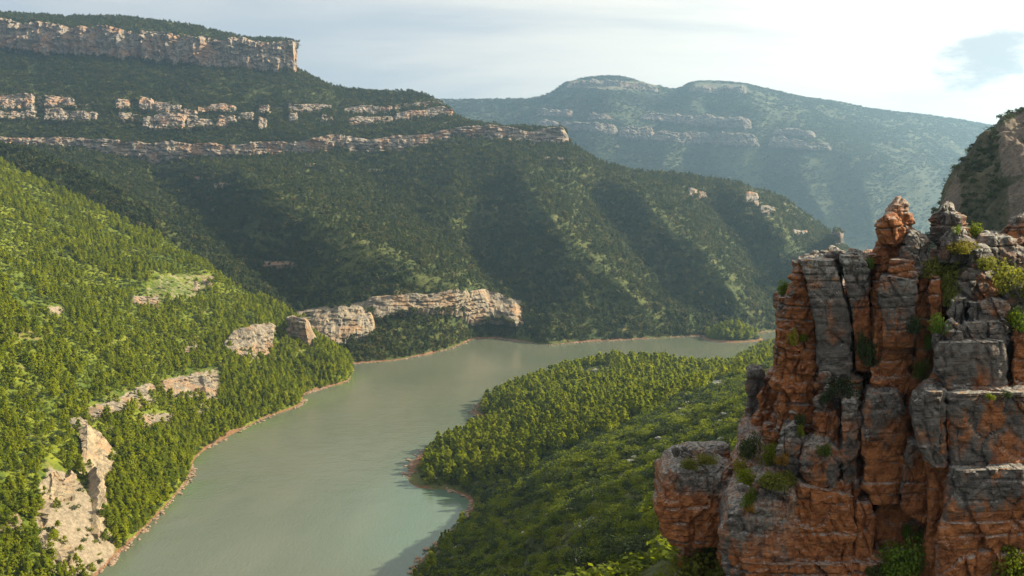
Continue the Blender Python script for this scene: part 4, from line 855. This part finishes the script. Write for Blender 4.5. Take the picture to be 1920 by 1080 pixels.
mass('upper_forest', pu, rh(len(pu), 3.5, 8.5, 5), PF, (1., 1.5), seed=5)
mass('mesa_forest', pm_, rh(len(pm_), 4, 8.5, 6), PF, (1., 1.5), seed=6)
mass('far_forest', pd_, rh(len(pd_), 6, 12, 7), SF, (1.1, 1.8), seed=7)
mass('crag_shrubs', pe_, rh(len(pe_), .5, 2.2, 8), SD, (1.0, 1.6), seed=8)
# peninsula: tall pines low down, scrub on the slope under the viewpoint
def c_p(p_, px, py, bare, r_):
    edge = 925 - (px - 870) * .445 + 16 * fbm(p_ / 30, 2); wood = sstep(14, -14, py - edge); shore = (p_[:, 2] < 12) & (r_.random(len(p_)) < .10)
    return ((r_.random(len(p_)) < wood * (.55 + .45 * dens(p_, 40, -.4, .1, 9))) | shore) & (bare < .5) & (p_[:, 2] > 2.4)
pp, _ = scatter('peninsula_ground', 17000, c_p, key=9); pp = thin(pp, 3.9)
sp_, _ = scatter('peninsula_ground', 60000, lambda p_, px, py, bare, r_: (r_.random(len(p_)) < np.where(bare > .42, .3, .45 + .55 * dens(p_, 12, -.2, .15, 10))) & (bare < .9) & (p_[:, 2] > 2.2) & (p_[:, 1] > 70), key=10); sp_ = thin(sp_, 2.5)
print('scatter', time.time() - T0, [len(q) for q in (pa, sa_, p2, pb, pu, pm_, pd_, pe_, pp, sp_)])

def visible(p_, lift):
    q = Vector((p_[0], p_[1], p_[2] + lift)); d = q - CAMV; L = d.length; d.normalize()
    for bv in (ROCKBVH, SHEETS['peninsula_ground']['bvh'], SHEETS['near_hillside']['bvh'], SHEETS['crag_slope']['bvh']):
        h = bv.ray_cast(CAMV, d, L - 1.0)
        if h[0] is not None: return False
    return True

def pick(pts, h, most, ahead):                # the ones that show largest
    px, py, dd = proj(pts); ok = (px > 4) & (px < 1916) & (py > 10) & (py < 1076); order = np.argsort(-np.where(ok, h / dd, 0)); got = []
    for k in order[:ahead]:
        if ok[k] and visible(pts[k], h[k] * .6): got.append(k)
        if len(got) >= most: break
    return np.array(got, int)

hpn = np.concatenate([rh(len(pp), 7, 13.5, 11), rh(len(pa), 3.8, 10.5, 12)]); allp = np.concatenate([pp, pa]); onpen = np.arange(len(allp)) < len(pp)
sel = pick(allp, hpn, 290, 1500); rest = np.setdiff1d(np.arange(len(allp)), sel)
mass('peninsula_forest', allp[rest][onpen[rest]], hpn[rest][onpen[rest]], PN, seed=13)
mass('hillside_forest', allp[rest][~onpen[rest]], hpn[rest][~onpen[rest]], PN, seed=14)
CR = []; TK = []
for k in range(6):
    V, Fc, cc = pine_crown(k + 50, 620, .075, .25 + .03 * (k % 3)); CR.append(raw_mesh('crown', V, Fc, [M['pine']])); v2, f2 = pine_trunk(k + 50, cc); TK.append(raw_mesh('trunk', v2, f2, [M['bark']]))
for k in sel:
    p_ = allp[k]; e = bpy.data.objects.new('pine_tree', None); COL.objects.link(e); e.location = p_; h = hpn[k]; wv = h * random.uniform(.85, 1.25); e.scale = (wv, wv, h); e.rotation_euler.z = random.uniform(0, 6.28)
    px, py, _ = proj(p_)
    if onpen[k]:
        sz_ = 'very tall' if h > 12 else ('tall' if h > 10 else ('small' if h < 8.2 else 'middling')); wd2 = 'slim' if wv < h * .98 else ('broad' if wv > h * 1.12 else 'even')
        if py > 1000: wh, g = 'at the water below the stony slope', 'pines below the stony slope'
        elif p_[2] < 7: wh, g = 'at the waterline of the small turquoise bay' if py > 930 else 'at the red shore of the wooded point', 'pines along the peninsula shore'
        elif p_[1] < 520: wh, g = 'between the scrub slope and the small bay' if px < 960 else 'where the scrub slope meets the wood', 'pines at the foot of the scrub slope'
        else: wh, g = ('at the river edge of the wood on the point' if p_[2] < 12 else 'inside the wood on the point') if px < 900 else ('in the wood just behind the small bay' if py > 860 else ('in the middle of the peninsula wood' if px < 1050 else 'where the wood borders the scrub slope')), 'pines of the peninsula wood'
        lab = '%s %s green pine %s' % (sz_, wd2, wh)
    else:
        sz_ = 'tall' if h > 9.5 else 'small'
        if p_[2] < 25: lab, g = sz_ + ' pine at the foot of the sunny hillside near the water', 'pines along the hillside shore'
        elif py > 900: lab, g = sz_ + ' pine on the sunny hillside close to the pale scree', 'pines around the scree'
        else: lab, g = sz_ + ' pine on the sunny green hillside above the river', 'pines on the sunny hillside'
    e['label'] = lab; e['group'] = g; e['category'] = 'tree'; v = random.randrange(6)
    link('crown', CR[v], e); link('trunk', TK[v], e)

# pale stones showing through the scrub
m, t, bs = new_mat('pale_stone'); t.l.new(t.mix(t.ss(t.noise(pos(t), 2.2, 5, .7), .35, .65), c4((0.20, 0.18, 0.16)), c4((0.50, 0.47, 0.43))), bs.inputs['Base Color']); bump(t, bs, t.noise(pos(t), 4.0, 5, .7), .15); M['stone'] = m
def stone_mesh(seed):
    r_ = np.random.default_rng(seed); n = 14; th_, ph = np.meshgrid(np.linspace(0, 2 * math.pi, n, endpoint=False), np.linspace(.12, math.pi - .12, 9)); V = np.stack([np.sin(ph) * np.cos(th_), np.sin(ph) * np.sin(th_), np.cos(ph)], -1)
    V = V * (1 + .45 * fbm(V * 1.1 + seed * 9, 3)[..., None]); q = r_.normal(size=(9, 3)); q /= np.linalg.norm(q, axis=1)[:, None]
    for nq in q:                              # chip flat facets
        dd = V @ nq; V = V - np.maximum(0, dd - r_.uniform(.5, .75))[..., None] * nq
    return raw_mesh('stone_shape', V * (1, 1, .62), gridf(9, n, True)[:, ::-1], [M['stone']])
STN = [stone_mesh(k) for k in range(6)]; ST = proto_coll('stone_shape', STN)
st, _ = scatter('peninsula_ground', 9000, lambda p_, px, py, bare, r_: (r_.random(len(p_)) < np.where(bare > .33, .85, .12)) & (p_[:, 1] > 70) & (p_[:, 1] < 620), key=21)
hs_ = rh(len(st), .35, 2.4, 22); sel = pick(st, hs_, 120, 700); rest = np.setdiff1d(np.arange(len(st)), sel)
mass('slope_stones', st[rest], hs_[rest], ST, (.8, 1.6), seed=23)
for k in sel:
    o = link('stone', STN[random.randrange(6)], label='%s pale limestone boulder among shrubs %s' % ('huge' if hs_[k] > 2.1 else 'large' if hs_[k] > 1.6 else ('small' if hs_[k] < 1.1 else 'middling'), 'close behind the crag' if proj(st[k])[0] > 1180 else ('near the foot of the slope' if proj(st[k])[0] < 950 else ('low on the stony slope' if proj(st[k])[1] > 980 else 'high on the stony slope'))), group='pale boulders on the scrub slope', category='boulder'); s_ = hs_[k]; o.scale = (s_ * random.uniform(.8, 1.7), s_, s_ * random.uniform(.7, 1.2)); o.location = st[k]; o.rotation_euler = (random.uniform(-.3, .3), random.uniform(-.3, .3), random.uniform(0, 6.28))

hsp = rh(len(sp_), 1.1, 4.6, 15) * np.where(sp_[:, 1] > 420, 1.2, 1.0); sel = pick(sp_, hsp, 290, 1800); rest = np.setdiff1d(np.arange(len(sp_)), sel)
mass('slope_shrubs', sp_[rest], hsp[rest], SB_, (.9, 1.4), seed=16)
lo_, _ = scatter('peninsula_ground', 30000, lambda p_, px, py, bare, r_: (r_.random(len(p_)) < .5) & (bare < .8) & (p_[:, 1] > 70), key=61); lo_ = thin(lo_, 2.0); mass('slope_low_scrub', lo_, rh(len(lo_), .3, 1.0, 61), UN, (1.2, 2.2), 61)
SN = [shrub_mesh(k + 60, 520, .085, M['shrub' if k < 4 else 'shrub_dark'], 9) for k in range(6)]
for k in sel:
    h = hsp[k]; wv = h * random.uniform(1.0, 1.6); px, py, _ = proj(sp_[k]); st_d = np.min(np.hypot(st[:, 0] - sp_[k][0], st[:, 1] - sp_[k][1]))
    lab = '%s %s green shrub %s, %s' % ('very big' if h > 4.2 else 'big' if h > 3.2 else ('small' if h < 1.9 else 'waist high'), 'spreading' if wv > 1.3 * h else 'rounded', 'beside pale stones' if st_d < 1.6 else 'in closed scrub',
        'below the jutting block' if px > 1180 and py > 900 else ('close behind the crag' if px > 1180 else ('low on the slope near the bay' if px < 930 else ('at the bottom of the stony slope' if py > 1000 else 'high on the stony slope'))))
    o = link('shrub', SN[random.randrange(6)], label=lab, group='scrub on the slope below the crag', category='shrub'); o.scale = (wv, wv, h); o.location = sp_[k]; o.rotation_euler.z = random.uniform(0, 6.28)

# ---------------------------------------------------------------- shrubs rooted in the crag
def on_crag(px, py):
    a, b = ray(px, py); h = ROCKBVH.ray_cast(CAMV, Vector((float(a), 1, float(b))).normalized(), 200); return h[0]
def crag_shrub(px, py, wpx, hpx, mat, label, n=900, size=.085, seed=0, Y=None, grassy=False, name='shrub'):
    h = on_crag(px, py); p_ = Vector(P(px, py, Y)) if (h is None or Y is not None) else h
    wv = wpx / F * p_.y * .68; hv_ = hpx / F * p_.y * 1.2
    if grassy:
        wv *= 1.25; hv_ *= 1.25
        me = shrub_mesh(seed + 300, 1500, .075, mat, 13, .62)
    else: me = shrub_mesh(seed + 200, n, size, mat, 8 + seed % 4, .9)
    o = link(name, me, label=label, category='grass tuft' if grassy else 'shrub'); o.location = p_ + Vector((-.05, -.3, -.12 * hv_)); o.scale = (wv, wv, hv_); o.rotation_euler.z = seed * 1.3
    return o
G, D_, Y_, RU, BR, GR = M['shrub'], M['shrub_dark'], M['shrub_yellow'], M['shrub_rust'], M['shrub_bright'], M['grass']
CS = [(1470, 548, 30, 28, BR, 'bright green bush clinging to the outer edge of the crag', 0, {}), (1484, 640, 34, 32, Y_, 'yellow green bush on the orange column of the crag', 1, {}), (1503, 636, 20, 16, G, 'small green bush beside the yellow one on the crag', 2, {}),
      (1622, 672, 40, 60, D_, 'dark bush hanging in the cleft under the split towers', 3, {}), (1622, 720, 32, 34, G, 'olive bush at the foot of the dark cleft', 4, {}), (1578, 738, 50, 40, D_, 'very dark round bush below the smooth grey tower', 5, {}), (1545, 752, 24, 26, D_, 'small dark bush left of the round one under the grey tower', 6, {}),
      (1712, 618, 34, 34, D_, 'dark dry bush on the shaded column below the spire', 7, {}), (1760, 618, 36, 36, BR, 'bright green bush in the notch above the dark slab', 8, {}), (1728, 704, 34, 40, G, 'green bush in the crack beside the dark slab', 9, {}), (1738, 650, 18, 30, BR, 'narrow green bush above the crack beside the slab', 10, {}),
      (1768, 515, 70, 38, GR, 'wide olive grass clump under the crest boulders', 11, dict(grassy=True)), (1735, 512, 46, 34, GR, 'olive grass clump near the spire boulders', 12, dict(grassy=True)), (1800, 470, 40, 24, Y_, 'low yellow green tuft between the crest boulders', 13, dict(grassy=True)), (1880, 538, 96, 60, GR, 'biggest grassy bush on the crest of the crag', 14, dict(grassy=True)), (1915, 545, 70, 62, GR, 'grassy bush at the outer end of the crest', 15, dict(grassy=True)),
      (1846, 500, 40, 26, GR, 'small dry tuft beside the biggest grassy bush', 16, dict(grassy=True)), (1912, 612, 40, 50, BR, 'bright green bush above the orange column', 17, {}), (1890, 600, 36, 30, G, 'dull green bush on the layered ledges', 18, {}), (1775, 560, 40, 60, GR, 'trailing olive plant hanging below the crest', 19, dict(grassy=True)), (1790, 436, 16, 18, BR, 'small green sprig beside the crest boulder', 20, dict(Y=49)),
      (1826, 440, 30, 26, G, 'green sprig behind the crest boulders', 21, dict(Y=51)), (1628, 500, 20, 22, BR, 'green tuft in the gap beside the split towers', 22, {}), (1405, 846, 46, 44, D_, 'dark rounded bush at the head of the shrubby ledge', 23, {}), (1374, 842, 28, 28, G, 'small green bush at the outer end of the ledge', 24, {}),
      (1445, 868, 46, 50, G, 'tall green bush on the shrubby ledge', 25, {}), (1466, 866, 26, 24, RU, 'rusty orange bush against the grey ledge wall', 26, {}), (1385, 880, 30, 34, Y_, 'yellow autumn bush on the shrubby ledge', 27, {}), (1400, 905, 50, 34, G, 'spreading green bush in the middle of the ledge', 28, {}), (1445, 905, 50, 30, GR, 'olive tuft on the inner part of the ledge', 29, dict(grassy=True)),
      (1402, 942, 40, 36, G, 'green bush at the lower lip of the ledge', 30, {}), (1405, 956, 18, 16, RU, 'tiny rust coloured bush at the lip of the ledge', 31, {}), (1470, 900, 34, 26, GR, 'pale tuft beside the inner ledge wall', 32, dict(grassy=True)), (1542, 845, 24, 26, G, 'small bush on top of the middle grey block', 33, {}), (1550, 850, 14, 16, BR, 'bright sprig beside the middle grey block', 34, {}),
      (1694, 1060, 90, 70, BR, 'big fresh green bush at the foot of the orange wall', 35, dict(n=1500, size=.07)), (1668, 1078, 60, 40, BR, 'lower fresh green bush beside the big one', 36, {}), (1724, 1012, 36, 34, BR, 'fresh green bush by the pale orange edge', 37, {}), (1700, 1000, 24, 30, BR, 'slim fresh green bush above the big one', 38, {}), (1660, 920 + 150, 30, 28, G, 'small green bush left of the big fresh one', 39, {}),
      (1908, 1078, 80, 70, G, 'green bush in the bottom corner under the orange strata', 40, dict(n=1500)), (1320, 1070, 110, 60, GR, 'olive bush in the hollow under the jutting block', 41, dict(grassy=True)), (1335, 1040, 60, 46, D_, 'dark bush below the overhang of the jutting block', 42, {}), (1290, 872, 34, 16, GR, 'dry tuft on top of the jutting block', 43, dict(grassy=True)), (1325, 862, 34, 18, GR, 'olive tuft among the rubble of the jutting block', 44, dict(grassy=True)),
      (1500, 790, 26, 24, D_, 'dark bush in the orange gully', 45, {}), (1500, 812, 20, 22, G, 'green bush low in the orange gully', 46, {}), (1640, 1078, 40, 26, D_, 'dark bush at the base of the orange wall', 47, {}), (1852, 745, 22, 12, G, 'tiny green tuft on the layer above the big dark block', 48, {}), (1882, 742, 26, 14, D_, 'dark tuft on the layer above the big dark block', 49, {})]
for px, py, wp, hp_, mt, lab, sd_, kw in CS: crag_shrub(px, py, wp, hp_, mt, lab, seed=sd_, name='grass_tuft' if kw.get('grassy') else 'shrub', **kw)
# ---------------------------------------------------------------- broken rock along the waterline
m, t, bs = new_mat('shore_stone'); t.l.new(t.mix(t.noise(pos(t), 1.2, 4), c4((0.12, 0.075, 0.05)), c4((0.34, 0.24, 0.17))), bs.inputs['Base Color']); M['shore'] = m
SHS = []
for k in range(4):
    me = STN[k].copy(); me.materials.clear(); me.materials.append(m); SHS.append(me)
SHC = proto_coll('shore_stone_shape', SHS); q = []
for line, n in ((shl, 1500), (shr[14:110], 900), (poly([tuple(v[:2]) for v in shore_b[2:16]], 200), 900)):
    r_ = np.random.default_rng(n); k = r_.integers(0, len(line) - 1, n); u = r_.random(n)[:, None]; xy = line[k] * (1 - u) + line[k + 1] * u + r_.normal(0, 1.8, (n, 2)); q.append(np.c_[xy, r_.uniform(-.1, .5, n)])
q = np.concatenate(q); keep = fbm(q * (.03, .03, 0), 3) > -.12; mass('shore_rubble', q[keep], rh(keep.sum(), .3, 1.5, 44), SHC, (.9, 1.8), 44)
print('plants', time.time() - T0)

# ---------------------------------------------------------------- air
hv = np.array([[x, y, z] for x in (-9500, 9500) for y in (-9500, 9500) for z in (-31.5, 1050)], float)
hf = [[0, 1, 3, 2], [4, 6, 7, 5], [0, 4, 5, 1], [2, 3, 7, 6], [0, 2, 6, 4], [1, 5, 7, 3]]
m = bpy.data.materials.new('valley_air'); m.use_nodes = True; t = NT(m.node_tree); t.n.clear()
out = t.node('ShaderNodeOutputMaterial'); pv = t.node('ShaderNodeVolumePrincipled')
pv.inputs['Color'].default_value = (0.42, 0.68, 0.98, 1); pv.inputs['Density'].default_value = 0.95e-4; pv.inputs['Anisotropy'].default_value = 0.6
t.l.new(pv.outputs[0], out.inputs['Volume'])
mesh_obj('haze', hv, hf, m, smooth=False, kind='stuff')
